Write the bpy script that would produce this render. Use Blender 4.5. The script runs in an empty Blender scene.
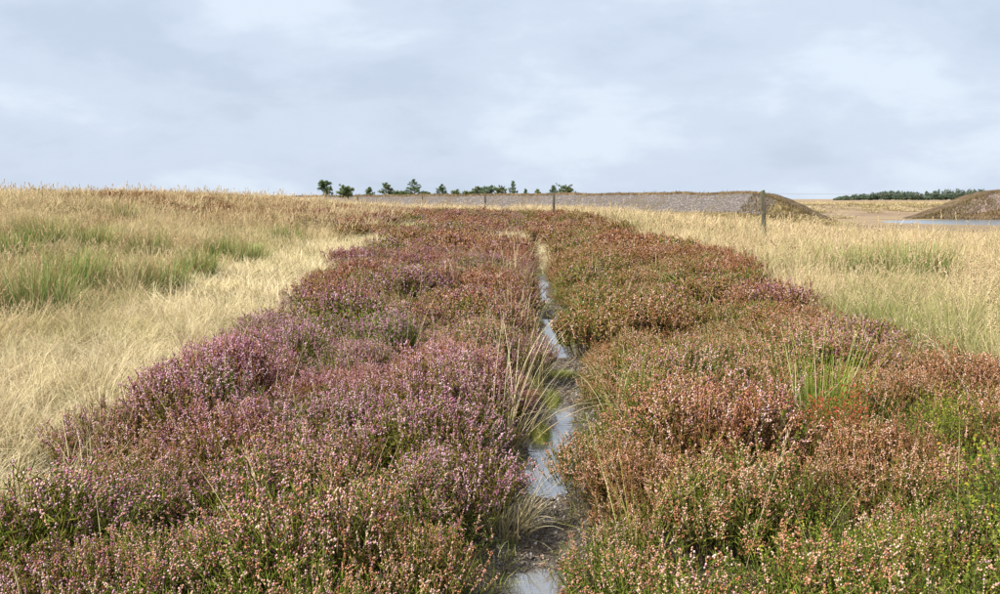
import bpy, math, random
import numpy as np
from mathutils import Vector

R = math.radians
rng = np.random.default_rng(11)
random.seed(5)
scene = bpy.context.scene
COL = scene.collection

# ------------------------------------------------------------------ camera
EYE = 1.6
F_PX = 981.0                 # focal length in pixels of the 1000 x 594 photograph
PITCH = math.atan((297 - 199) / F_PX)
cam_d = bpy.data.cameras.new('camera')
cam_d.sensor_width = 36.0
cam_d.lens = F_PX / 1000 * 36.0
cam_d.clip_start = 0.05
cam_d.clip_end = 12000
cam = bpy.data.objects.new('camera', cam_d)
cam.location = (0, 0, EYE)
cam.rotation_euler = (math.pi / 2 - PITCH, 0, 0)
COL.objects.link(cam)
scene.camera = cam

# ------------------------------------------------------------------ light
SUN_EL, SUN_AZ = 44.0, 240.0          # azimuth clockwise from +Y: from the left, a little behind the camera
world = bpy.data.worlds.new('World')
scene.world = world
world.use_nodes = True
wt = world.node_tree
wt.nodes.clear()
def wn(t, **k):
    n = wt.nodes.new(t)
    for a, b in k.items(): setattr(n, a, b)
    return n
w_out = wn('ShaderNodeOutputWorld')
w_bg = wn('ShaderNodeBackground')
w_bg.inputs['Strength'].default_value = 0.1
w_sky = wn('ShaderNodeTexSky', sky_type='NISHITA', sun_disc=False)
w_sky.sun_elevation = R(SUN_EL)
w_sky.sun_rotation = R(SUN_AZ)
w_sky.air_density = 1.0
w_sky.dust_density = 2.0
w_tc = wn('ShaderNodeTexCoord')
w_map = wn('ShaderNodeMapping')
w_map.inputs['Scale'].default_value = (5.2, 5.2, 13.0)
w_map.inputs['Location'].default_value = (3.1, 0.4, 2.2)
w_n1 = wn('ShaderNodeTexNoise')
w_n1.inputs['Scale'].default_value = 1.0
w_n1.inputs['Detail'].default_value = 7.0
w_n1.inputs['Roughness'].default_value = 0.56
w_n1.inputs['Distortion'].default_value = 0.15
w_map2 = wn('ShaderNodeMapping')
w_map2.inputs['Scale'].default_value = (1.2, 1.2, 4.2)
w_map2.inputs['Location'].default_value = (0.7, 5.2, 1.3)
w_n2 = wn('ShaderNodeTexNoise')
w_n2.inputs['Scale'].default_value = 1.0
w_n2.inputs['Detail'].default_value = 3.0
w_add = wn('ShaderNodeMath', operation='MULTIPLY_ADD')
w_add.inputs[1].default_value = 0.7
w_ramp = wn('ShaderNodeValToRGB')
cr = w_ramp.color_ramp
cr.interpolation = 'EASE'
cr.elements[0].position = 0.66; cr.elements[0].color = (0.365, 0.422, 0.512, 1)
cr.elements[1].position = 1.10; cr.elements[1].color = (0.480, 0.538, 0.612, 1)
e = cr.elements.new(0.84); e.color = (0.412, 0.470, 0.562, 1)
w_x10 = wn('ShaderNodeVectorMath', operation='SCALE')
w_x10.inputs['Scale'].default_value = 10.0
w_mix = wn('ShaderNodeMix', data_type='RGBA')
w_mix.inputs['Factor'].default_value = 0.95
L = wt.links.new
L(w_tc.outputs['Generated'], w_map.inputs['Vector'])
L(w_tc.outputs['Generated'], w_map2.inputs['Vector'])
L(w_map.outputs[0], w_n1.inputs['Vector'])
L(w_map2.outputs[0], w_n2.inputs['Vector'])
L(w_n2.outputs[0], w_add.inputs[0])
L(w_n1.outputs[0], w_add.inputs[2])
L(w_add.outputs[0], w_ramp.inputs['Fac'])
L(w_ramp.outputs[0], w_x10.inputs[0])
L(w_sky.outputs[0], w_mix.inputs['A'])
L(w_x10.outputs[0], w_mix.inputs['B'])
L(w_mix.outputs['Result'], w_bg.inputs['Color'])
L(w_bg.outputs[0], w_out.inputs['Surface'])

sun_d = bpy.data.lights.new('sun', 'SUN')
sun_d.energy = 5.0
sun_d.angle = R(5)
sun_d.color = (1.0, 0.97, 0.92)
sun = bpy.data.objects.new('sun', sun_d)
sdir = Vector((math.sin(R(SUN_AZ)) * math.cos(R(SUN_EL)), math.cos(R(SUN_AZ)) * math.cos(R(SUN_EL)), math.sin(R(SUN_EL))))
sun.rotation_euler = sdir.to_track_quat('Z', 'Y').to_euler()
sun.location = sdir * 60
COL.objects.link(sun)

vs = scene.view_settings
vs.view_transform = 'Standard'
vs.look = 'None'
vs.exposure = 0.7
vs.gamma = 1.0
vs.use_curve_mapping = False
scene.cycles.max_bounces = 4
scene.cycles.diffuse_bounces = 2
scene.cycles.glossy_bounces = 2
scene.cycles.transmission_bounces = 2
scene.cycles.use_denoising = True

# ------------------------------------------------------------------ small maths
def ss(a, b, x):
    t = np.clip((np.asarray(x, float) - a) / (b - a), 0, 1)
    return t * t * (3 - 2 * t)

def _hash(ix, iy, seed):
    n = (ix * 374761393 + iy * 668265263 + seed * 1442695041) & 0xFFFFFFFF
    n = ((n ^ (n >> 13)) * 1274126177) & 0xFFFFFFFF
    n = n ^ (n >> 16)
    return (n & 0xFFFF) / 65535.0

def vnoise(x, y, seed=0):
    x = np.asarray(x, float); y = np.asarray(y, float)
    ix = np.floor(x).astype(np.int64); iy = np.floor(y).astype(np.int64)
    fx = x - ix; fy = y - iy
    fx = fx * fx * (3 - 2 * fx); fy = fy * fy * (3 - 2 * fy)
    a = _hash(ix, iy, seed); b = _hash(ix + 1, iy, seed)
    c = _hash(ix, iy + 1, seed); d = _hash(ix + 1, iy + 1, seed)
    return (a * (1 - fx) + b * fx) * (1 - fy) + (c * (1 - fx) + d * fx) * fy

def fbm(x, y, seed=0, o=3):
    s = 0; a = 0.5; t = 0
    for k in range(o):
        s = s + a * vnoise(np.asarray(x) * 2 ** k, np.asarray(y) * 2 ** k, seed + k * 17)
        t += a; a *= 0.5
    return s / t

# ------------------------------------------------------------------ plan of the moor (metres, camera at the origin, +Y ahead)
# the trodden path: left edge and right edge by distance
PY  = [0.0, 2.0, 4.0, 4.6, 5.4, 6.5, 7.8, 9.2, 10.8, 14.1, 17.2, 22.0, 30.0, 34.0, 38.0]
PLx = [-.42, -.28, -.10, .00, .12, .17, .34, .40, .42, .55, .63, .76, 1.10, .80, -.40]
PRx = [-.02, .12, .30, .37, .45, .55, .66, .84, .84, .92, .96, 1.15, 1.52, 1.40, .60]
def path_l(Y): return np.interp(Y, PY, PLx)
def path_r(Y): return np.interp(Y, PY, PRx)
# left edge of the left heather bed, left edge of the pale grass strip, right edge of the right bed
def bed_left(Y):  return np.interp(Y, [0, 3, 4.2, 5.0, 5.9, 7.8, 10.6, 15.5, 23, 30, 36], [-3.0, -2.7, -2.15, -2.25, -2.35, -2.42, -2.75, -3.2, -3.8, -3.6, -5.0])
def strip_left(Y): return np.interp(Y, [0, 6, 9.5, 12, 18, 25, 32, 38], [-5.0, -4.9, -4.8, -4.9, -5.6, -5.9, -4.7, -4.2])
def bed_right(Y): return np.interp(Y, [0, 7, 11, 14, 18, 22, 28, 34, 45, 60], [4.6, 3.9, 3.9, 4.2, 4.8, 5.3, 5.2, 4.9, 4.6, 3.0])

PUDDLES = [(3.0, 4.25, -0.085), (5.5, 8.0, -0.085), (10.4, 13.8, -0.085), (15.3, 20.6, -0.085)]

def base_land(X, Y):
    X = np.asarray(X, float); Y = np.asarray(Y, float)
    z = 0.45 * ss(21, 52, Y) * (1 - ss(4, 16, X))
    z = z + 1.05 * ss(2.5, 21, -X) * ss(9, 50, Y)
    z = z * (1 - ss(58, 105, Y))
    z = z - 1.15 * ss(24, 62, Y) * ss(6, 22, X) * (1 - ss(150, 240, Y))
    z = z + 1.3 * ss(186, 200, Y) * (1 - ss(240, 320, Y)) * (1 - ss(28, 55, np.abs(X + 12)))
    r = np.hypot((X - 92) / 37, (Y - 118) / 19.0)
    z = z - 2.4 * (1 - ss(0.55, 1.3, r))
    return z

def path_mask(X, Y, soft=0.12):
    c = 0.5 * (path_l(Y) + path_r(Y)); w = 0.5 * (path_r(Y) - path_l(Y))
    wob = 0.10 * (vnoise(np.asarray(X) * 2.2 + 9, np.asarray(Y) * 2.2, 3) - 0.5)
    return 1 - ss(-soft, soft, np.abs(X - c) - w + wob)

def land(X, Y):
    X = np.asarray(X, float); Y = np.asarray(Y, float)
    z = base_land(X, Y)
    near = 1 - ss(60, 110, Y)
    z = z + near * 0.10 * (fbm(X * 0.45, Y * 0.45, 5) - 0.5) * ss(0.4, 1.4, np.abs(X - 0.5 * (path_l(Y) + path_r(Y))))
    z = z + ss(70, 200, Y) * 0.5 * (fbm(X * 0.02, Y * 0.02, 8) - 0.5) * (1 - ss(500, 900, Y)) * (1 - .9 * ss(22, 36, X) * (1 - ss(150, 190, Y)))
    m = path_mask(X, Y) * (1 - ss(30, 36, Y))
    bed = -0.052 + (0.075 + .06 * (1 - ss(4.4, 5.2, Y))) * (fbm(X * 7, Y * 5, 12) - 0.5) + (0.045 + .07 * ss(9, 12, Y)) * (fbm(X * 2.1, Y * 1.2, 31, 2) - 0.5)
    for (a, b, lv) in PUDDLES:
        bed = bed - 0.085 * ss(a - 0.25, a + 0.15, Y) * (1 - ss(b - 0.15, b + 0.25, Y))
    z = z * (1 - 0.6 * m) + m * bed
    # bare wet hollow beside the pale strip on the left
    h = np.exp(-(((X + 2.42) / 0.30) ** 2 + ((Y - 5.55) / 0.55) ** 2))
    z = z - 0.10 * h
    return z

CP, SP = math.cos(PITCH), math.sin(PITCH)
def ray(px, py):
    u = (px - 500) / F_PX; v = -(py - 297) / F_PX
    return np.array([u, CP + v * SP, -SP + v * CP])

def spot(px, py, h=0.0, tmax=300):
    """point on the land (raised by h) seen at a pixel of the photograph"""
    d = ray(px, py)
    t = 1.5
    while t < tmax:
        p = d * t
        if EYE + p[2] <= float(land(p[0], p[1])) + h:
            break
        t *= 1.004
    p = d * t
    return float(p[0]), float(p[1])

# ------------------------------------------------------------------ mesh collector
class MB:
    def __init__(s):
        s.v = []; s.f = {3: [], 4: []}; s.n = 0; s.rnd = []; s.t = []
        s.m = {3: [], 4: []}; s.lay = {3: [], 4: []}
    def add(s, v, f, rnd=0.5, t=None, mat=0):
        v = np.asarray(v, float).reshape(-1, 3); f = np.asarray(f, np.int64)
        k = f.shape[1]
        s.v.append(v); s.f[k].append(f + s.n); s.m[k].append(np.full(len(f), mat, np.int32))
        rr = np.broadcast_to(np.asarray(rnd, float), (len(v),)); s.rnd.append(rr)
        tt = np.zeros(len(v)) if t is None else np.broadcast_to(np.asarray(t, float), (len(v),)); s.t.append(tt)
        s.n += len(v)
    def mesh(s, name, mats, smooth=False):
        me = bpy.data.meshes.new(name)
        if not s.v:
            return me
        v = np.concatenate(s.v)
        f3 = np.concatenate(s.f[3]) if s.f[3] else np.zeros((0, 3), np.int64)
        f4 = np.concatenate(s.f[4]) if s.f[4] else np.zeros((0, 4), np.int64)
        mi = np.concatenate(s.m[3] + s.m[4])
        me.vertices.add(len(v)); me.vertices.foreach_set('co', v.astype(np.float32).ravel())
        loops = np.concatenate([f3.ravel(), f4.ravel()]).astype(np.int32)
        me.loops.add(len(loops)); me.loops.foreach_set('vertex_index', loops)
        np_ = len(f3) + len(f4)
        me.polygons.add(np_)
        st = np.concatenate([np.arange(len(f3)) * 3, len(f3) * 3 + np.arange(len(f4)) * 4]).astype(np.int32)
        me.polygons.foreach_set('loop_start', st)
        me.polygons.foreach_set('material_index', mi.astype(np.int32))
        if smooth:
            me.polygons.foreach_set('use_smooth', np.ones(np_, bool))
        for nm, arr in (('rnd', s.rnd), ('t', s.t)):
            a = me.attributes.new(nm, 'FLOAT', 'POINT')
            a.data.foreach_set('value', np.concatenate(arr).astype(np.float32))
        for m in (mats if isinstance(mats, (list, tuple)) else [mats]):
            me.materials.append(m)
        me.update(calc_edges=True)
        return me
    def obj(s, name, mats, parent=None, smooth=False, loc=None):
        o = bpy.data.objects.new(name, s.mesh(name, mats, smooth))
        COL.objects.link(o)
        if parent is not None: o.parent = parent
        if loc is not None: o.location = loc
        return o

def tag(o, label=None, cat=None, group=None, kind=None):
    if label: o['label'] = label
    if cat: o['category'] = cat
    if group: o['group'] = group
    if kind: o['kind'] = kind
    return o

def empty(name, loc, rz=0.0, sc=1.0):
    o = bpy.data.objects.new(name, None)
    COL.objects.link(o)
    o.location = loc; o.rotation_euler = (0, 0, rz)
    o.scale = (sc, sc, sc) if not isinstance(sc, (tuple, list)) else sc
    o.empty_display_size = 0.2
    return o

# ------------------------------------------------------------------ materials
def new_mat(name):
    m = bpy.data.materials.new(name); m.use_nodes = True
    nt = m.node_tree; nt.nodes.clear()
    return m, nt

class NT:
    def __init__(s, nt): s.nt = nt
    def n(s, t, **k):
        x = s.nt.nodes.new(t)
        for a, b in k.items(): setattr(x, a, b)
        return x
    def l(s, a, b): s.nt.links.new(a, b)
    def val(s, sock, v):
        if isinstance(v, bpy.types.NodeSocket): s.l(v, sock)
        else: sock.default_value = v
    def math(s, op, a, b=0.0, c=0.0, clamp=False):
        x = s.n('ShaderNodeMath', operation=op); x.use_clamp = clamp
        s.val(x.inputs[0], a); s.val(x.inputs[1], b); s.val(x.inputs[2], c)
        return x.outputs[0]
    def mix(s, f, a, b, mode='MIX'):
        x = s.n('ShaderNodeMix', data_type='RGBA', blend_type=mode)
        s.val(x.inputs['Factor'], f)
        for nm, q in (('A', a), ('B', b)):
            if isinstance(q, bpy.types.NodeSocket): s.l(q, x.inputs[nm])
            else: x.inputs[nm].default_value = (*q, 1) if len(q) == 3 else q
        return x.outputs['Result']
    def attr(s, name, typ='GEOMETRY'):
        x = s.n('ShaderNodeAttribute', attribute_type=typ, attribute_name=name)
        return x.outputs['Fac']
    def noise(s, scale, detail=3, rough=0.55, coord=None, dist=0.0):
        x = s.n('ShaderNodeTexNoise')
        x.inputs['Scale'].default_value = scale; x.inputs['Detail'].default_value = detail
        x.inputs['Roughness'].default_value = rough; x.inputs['Distortion'].default_value = dist
        if coord is not None: s.l(coord, x.inputs['Vector'])
        return x.outputs[0]
    def ramp(s, f, stops, interp='LINEAR'):
        x = s.n('ShaderNodeValToRGB'); r = x.color_ramp; r.interpolation = interp
        while len(r.elements) < len(stops): r.elements.new(0.5)
        for e, (p, c) in zip(r.elements, stops):
            e.position = p; e.color = (*c, 1) if len(c) == 3 else c
        s.l(f, x.inputs[0])
        return x.outputs[0]
    def pos(s): return s.n('ShaderNodeNewGeometry').outputs['Position']
    def leaf_out(s, col, trans=0.3, rough=0.6, spec=0.25):
        p = s.n('ShaderNodeBsdfDiffuse')
        s.l(col, p.inputs['Color'])
        t = s.n('ShaderNodeBsdfTranslucent'); s.l(col, t.inputs['Color'])
        if trans <= 0:
            o = s.n('ShaderNodeOutputMaterial'); s.l(p.outputs[0], o.inputs['Surface']); return
        m = s.n('ShaderNodeMixShader'); m.inputs[0].default_value = trans
        s.l(p.outputs[0], m.inputs[1]); s.l(t.outputs[0], m.inputs[2])
        o = s.n('ShaderNodeOutputMaterial'); s.l(m.outputs[0], o.inputs['Surface'])
    def solid_out(s, col, rough=0.8, spec=0.3, bump=None, strength=0.5, dist=0.02):
        p = s.n('ShaderNodeBsdfPrincipled')
        s.l(col, p.inputs['Base Color'])
        s.val(p.inputs['Roughness'], rough)
        p.inputs['Specular IOR Level'].default_value = spec
        if bump is not None:
            b = s.n('ShaderNodeBump'); b.inputs['Strength'].default_value = strength; b.inputs['Distance'].default_value = dist
            s.l(bump, b.inputs['Height']); s.l(b.outputs[0], p.inputs['Normal'])
        o = s.n('ShaderNodeOutputMaterial'); s.l(p.outputs[0], o.inputs['Surface'])

def blade_mat(name, a0, a1, b0, b1, spread=0.5, trans=0.3, var=0.35):
    """blades: colour a (base a0, tip a1) to colour b by the instance's 'tint', each blade varied"""
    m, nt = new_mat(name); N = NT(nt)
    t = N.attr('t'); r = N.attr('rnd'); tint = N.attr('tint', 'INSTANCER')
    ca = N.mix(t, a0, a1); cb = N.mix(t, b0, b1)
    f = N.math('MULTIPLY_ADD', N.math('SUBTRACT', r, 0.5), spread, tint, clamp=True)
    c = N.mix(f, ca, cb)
    r2 = N.math('FRACT', N.math('MULTIPLY', r, 17.31))
    v = N.math('MULTIPLY_ADD', r2, var * 2, 1 - var)
    hs = N.n('ShaderNodeHueSaturation'); N.l(c, hs.inputs['Color']); N.l(v, hs.inputs['Value'])
    r3 = N.math('FRACT', N.math('MULTIPLY', r, 41.7))
    N.l(N.math('MULTIPLY_ADD', r3, 0.04, 0.48), hs.inputs['Hue'])
    N.l(N.math('MULTIPLY_ADD', r2, -0.2, 1.1), hs.inputs['Saturation'])
    N.leaf_out(hs.outputs[0], trans)
    return m

def flower_mat():
    m, nt = new_mat('heather_florets'); N = NT(nt)
    r = N.attr('rnd'); bloom = N.attr('bloom', 'INSTANCER')
    r2 = N.math('FRACT', N.math('MULTIPLY', r, 13.7))
    r3 = N.math('FRACT', N.math('MULTIPLY', r, 57.1))
    mauve = N.ramp(r2, [(0, (0.42, 0.14, 0.22)), (0.45, (0.60, 0.29, 0.385)), (0.85, (0.78, 0.49, 0.56)), (1, (0.90, 0.71, 0.73))])
    rust = N.ramp(r2, [(0, (0.34, 0.12, 0.055)), (0.38, (0.60, 0.275, 0.15)), (0.8, (0.80, 0.48, 0.34)), (1, (0.92, 0.72, 0.61))])
    f = N.math('GREATER_THAN', N.math('ADD', bloom, N.math('MULTIPLY', N.math('SUBTRACT', r3, 0.5), 0.6)), 0.5)
    c = N.mix(f, rust, mauve)
    N.leaf_out(c, 0.25, 0.6, 0.2)
    return m

def shoot_mat():
    m, nt = new_mat('heather_shoots'); N = NT(nt)
    r = N.attr('rnd'); g = N.attr('green', 'INSTANCER'); t = N.attr('t')
    r2 = N.math('FRACT', N.math('MULTIPLY', r, 13.7))
    olive = N.ramp(r2, [(0, (0.075, 0.095, 0.015)), (0.5, (0.145, 0.168, 0.027)), (1, (0.25, 0.24, 0.046))])
    brown = N.ramp(r2, [(0, (0.15, 0.060, 0.026)), (0.5, (0.27, 0.115, 0.050)), (1, (0.40, 0.20, 0.09))])
    green = N.ramp(r2, [(0, (0.065, 0.108, 0.014)), (0.5, (0.125, 0.185, 0.023)), (1, (0.22, 0.275, 0.04))])
    c = N.mix(N.math('MULTIPLY', g, 2.0, clamp=True), brown, olive)
    c = N.mix(N.math('MULTIPLY_ADD', g, 2.0, -1.0, clamp=True), c, green)
    N.leaf_out(c, 0.2, 0.6, 0.2)
    return m

def simple_leaf(name, stops, trans=0.3, mul=13.7, spec=0.25):
    m, nt = new_mat(name); N = NT(nt)
    r2 = N.math('FRACT', N.math('MULTIPLY', N.attr('rnd'), mul))
    N.leaf_out(N.ramp(r2, stops), trans, 0.55, spec)
    return m

M = {}
M['floret'] = flower_mat()
M['shoot'] = shoot_mat()
M['wood'] = simple_leaf('heather_wood', [(0, (0.05, 0.032, 0.02)), (0.6, (0.11, 0.07, 0.045)), (1, (0.20, 0.15, 0.11))], 0.0)
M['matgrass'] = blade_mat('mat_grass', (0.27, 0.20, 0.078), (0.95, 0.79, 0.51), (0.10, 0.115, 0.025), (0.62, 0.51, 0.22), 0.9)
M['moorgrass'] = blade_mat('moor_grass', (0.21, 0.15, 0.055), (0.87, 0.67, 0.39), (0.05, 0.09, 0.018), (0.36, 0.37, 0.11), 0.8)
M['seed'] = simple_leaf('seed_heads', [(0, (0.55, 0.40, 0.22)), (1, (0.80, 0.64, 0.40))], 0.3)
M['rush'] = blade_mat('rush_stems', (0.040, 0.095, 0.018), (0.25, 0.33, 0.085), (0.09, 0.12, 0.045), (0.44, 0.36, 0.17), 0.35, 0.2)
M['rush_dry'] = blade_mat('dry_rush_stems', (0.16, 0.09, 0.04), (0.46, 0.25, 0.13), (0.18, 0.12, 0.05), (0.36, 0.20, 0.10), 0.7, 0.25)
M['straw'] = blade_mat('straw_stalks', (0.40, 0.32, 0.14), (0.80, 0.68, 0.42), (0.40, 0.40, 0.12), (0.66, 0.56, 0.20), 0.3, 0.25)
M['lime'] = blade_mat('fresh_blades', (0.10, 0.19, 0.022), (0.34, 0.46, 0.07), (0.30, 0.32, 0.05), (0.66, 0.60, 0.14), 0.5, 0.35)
M['bilberry'] = simple_leaf('bilberry_leaves', [(0, (0.05, 0.085, 0.014)), (0.45, (0.10, 0.155, 0.022)), (0.85, (0.22, 0.27, 0.035)), (1, (0.40, 0.40, 0.06))], 0.35)
M['bilberry_y'] = simple_leaf('yellowing_bilberry_leaves', [(0, (0.16, 0.24, 0.02)), (0.6, (0.38, 0.42, 0.05)), (0.85, (0.50, 0.42, 0.06)), (1, (0.45, 0.14, 0.04))], 0.35)
M['red_leaf'] = simple_leaf('red_bilberry_leaves', [(0, (0.50, 0.045, 0.035)), (0.3, (0.66, 0.11, 0.07)), (0.55, (0.42, 0.19, 0.06)), (1, (0.22, 0.22, 0.05))], 0.35)
M['moss'] = simple_leaf('moss_shoots', [(0, (0.09, 0.115, 0.02)), (0.5, (0.19, 0.215, 0.045)), (1, (0.38, 0.36, 0.10))], 0.3)

# ------------------------------------------------------------------ plant pieces
def blades(mb, base, az, lean, length, width, curl, seg=4, rnd=None, mat=0, twist=0.6, taper=1.0, wmin=0.12):
    """curved ribbons; all arguments arrays of N"""
    base = np.asarray(base, float).reshape(-1, 3); n = len(base)
    B = lambda x: np.broadcast_to(np.asarray(x, float), (n,))
    az, lean, length, width, curl = map(B, (az, lean, length, width, curl))
    rnd = rng.random(n) if rnd is None else B(rnd)
    s = np.linspace(0, 1, seg + 1)
    th = lean[:, None] + curl[:, None] * (s[None, :] ** 1.4)
    dl = length[:, None] / seg
    hx = np.zeros((n, seg + 1)); hz = np.zeros((n, seg + 1))
    mid = 0.5 * (th[:, 1:] + th[:, :-1])
    hx[:, 1:] = np.cumsum(np.sin(mid) * dl, 1); hz[:, 1:] = np.cumsum(np.cos(mid) * dl, 1)
    c, q = np.cos(az)[:, None], np.sin(az)[:, None]
    P = np.stack([base[:, 0:1] + hx * c, base[:, 1:2] + hx * q, base[:, 2:3] + hz], 2)
    ta = az + np.pi / 2 + rng.normal(0, twist, n)
    wd = np.stack([np.cos(ta), np.sin(ta), rng.normal(0, 0.15, n)], 1)[:, None, :]
    w = 0.5 * width[:, None] * np.maximum(wmin, 1 - taper * s[None, :] ** 1.5)
    V = np.stack([P - wd * w[..., None], P + wd * w[..., None]], 2)        # n, seg+1, 2, 3
    idx = np.arange(n)[:, None] * (seg + 1) * 2 + np.arange(seg)[None, :] * 2
    f = np.stack([idx, idx + 1, idx + 3, idx + 2], 2).reshape(-1, 4)
    mb.add(V.reshape(-1, 3), f, np.repeat(rnd, (seg + 1) * 2), np.tile(np.repeat(s, 2), n), mat)
    return P

OCT_V = np.array([[1, 0, 0], [-1, 0, 0], [0, 1, 0], [0, -1, 0], [0, 0, 1.15], [0, 0, -1.15]], float)
OCT_F = np.array([[0, 2, 4], [2, 1, 4], [1, 3, 4], [3, 0, 4], [2, 0, 5], [1, 2, 5], [3, 1, 5], [0, 3, 5]])
TET_V = np.array([[1, 0, -.6], [-.5, .87, -.6], [-.5, -.87, -.6], [0, 0, 1.0]], float)
TET_F = np.array([[0, 1, 3], [1, 2, 3], [2, 0, 3], [1, 0, 2]])
def grains(mb, pts, size, rnd, mat=0, coarse=False):
    pts = np.asarray(pts, float).reshape(-1, 3); n = len(pts)
    if n == 0: return
    bv, bf = (TET_V, TET_F) if coarse else (OCT_V, OCT_F)
    size = np.broadcast_to(np.asarray(size, float), (n,))
    a = rng.random(n) * 6.283; b = rng.normal(0, 0.7, n)
    ca, sa, cb, sb = np.cos(a), np.sin(a), np.cos(b), np.sin(b)
    Rz = np.zeros((n, 3, 3)); Rz[:, 0, 0] = ca; Rz[:, 0, 1] = -sa; Rz[:, 1, 0] = sa; Rz[:, 1, 1] = ca; Rz[:, 2, 2] = 1
    Rx = np.zeros((n, 3, 3)); Rx[:, 0, 0] = 1; Rx[:, 1, 1] = cb; Rx[:, 1, 2] = -sb; Rx[:, 2, 1] = sb; Rx[:, 2, 2] = cb
    Q = Rz @ Rx
    V = np.einsum('nij,kj->nki', Q, bv) * size[:, None, None] + pts[:, None, :]
    f = (bf[None] + (np.arange(n) * len(bv))[:, None, None]).reshape(-1, 3)
    mb.add(V.reshape(-1, 3), f, np.repeat(np.broadcast_to(rnd, (n,)), len(bv)), None, mat)

def spindles(mb, a, b, r, rnd, mat=0):
    """thin three-sided shoots from a to b, widest in the middle"""
    a = np.asarray(a, float).reshape(-1, 3); b = np.asarray(b, float).reshape(-1, 3); n = len(a)
    d = b - a
    u = np.cross(d, rng.normal(0, 1, (n, 3))); u /= np.linalg.norm(u, axis=1, keepdims=True) + 1e-9
    w = np.cross(d, u); w /= np.linalg.norm(w, axis=1, keepdims=True) + 1e-9
    r = np.broadcast_to(np.asarray(r, float), (n,))[:, None]
    m = a + d * 0.45
    V = [a]
    for k in range(3):
        V.append(m + r * (u * math.cos(2.094 * k) + w * math.sin(2.094 * k)))
    V.append(b)
    V = np.stack(V, 1)
    bf = np.array([[0, 2, 1], [0, 3, 2], [0, 1, 3], [1, 2, 4], [2, 3, 4], [3, 1, 4]])
    f = (bf[None] + (np.arange(n) * 5)[:, None, None]).reshape(-1, 3)
    mb.add(V.reshape(-1, 3), f, np.repeat(np.broadcast_to(rnd, (n,)), 5), np.tile([0, .5, .5, .5, 1], n), mat)

def tube(mb, pts, radii, sides=5, mat=0, rnd=0.5, cap=True):
    pts = np.asarray(pts, float); n = len(pts)
    tan = np.gradient(pts, axis=0); tan /= np.linalg.norm(tan, axis=1, keepdims=True) + 1e-9
    ref = np.array([0.3, 0.9, 0.2]) if abs(tan[0][2]) > 0.7 else np.array([0.0, 0, 1])
    u = np.cross(tan, ref); u /= np.linalg.norm(u, axis=1, keepdims=True) + 1e-9
    w = np.cross(tan, u)
    ang = np.arange(sides) / sides * 2 * np.pi
    V = pts[:, None] + np.asarray(radii, float)[:, None, None] * (u[:, None] * np.cos(ang)[None, :, None] + w[:, None] * np.sin(ang)[None, :, None])
    i = np.arange(n - 1)[:, None] * sides; j = np.arange(sides)[None]
    jn = (j + 1) % sides
    f = np.stack([i + j, i + jn, i + sides + jn, i + sides + j], 2).reshape(-1, 4)
    mb.add(V.reshape(-1, 3), f, rnd, np.repeat(np.linspace(0, 1, n), sides), mat)
    if cap:
        for e_, o_ in ((0, 1), (n - 1, -1)):
            c = np.vstack([V[e_], pts[e_]]); ff = [[k, (k + 1) % sides, sides][::o_] for k in range(sides)]
            mb.add(c, np.array(ff), rnd, e_ / (n - 1), mat)

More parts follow.
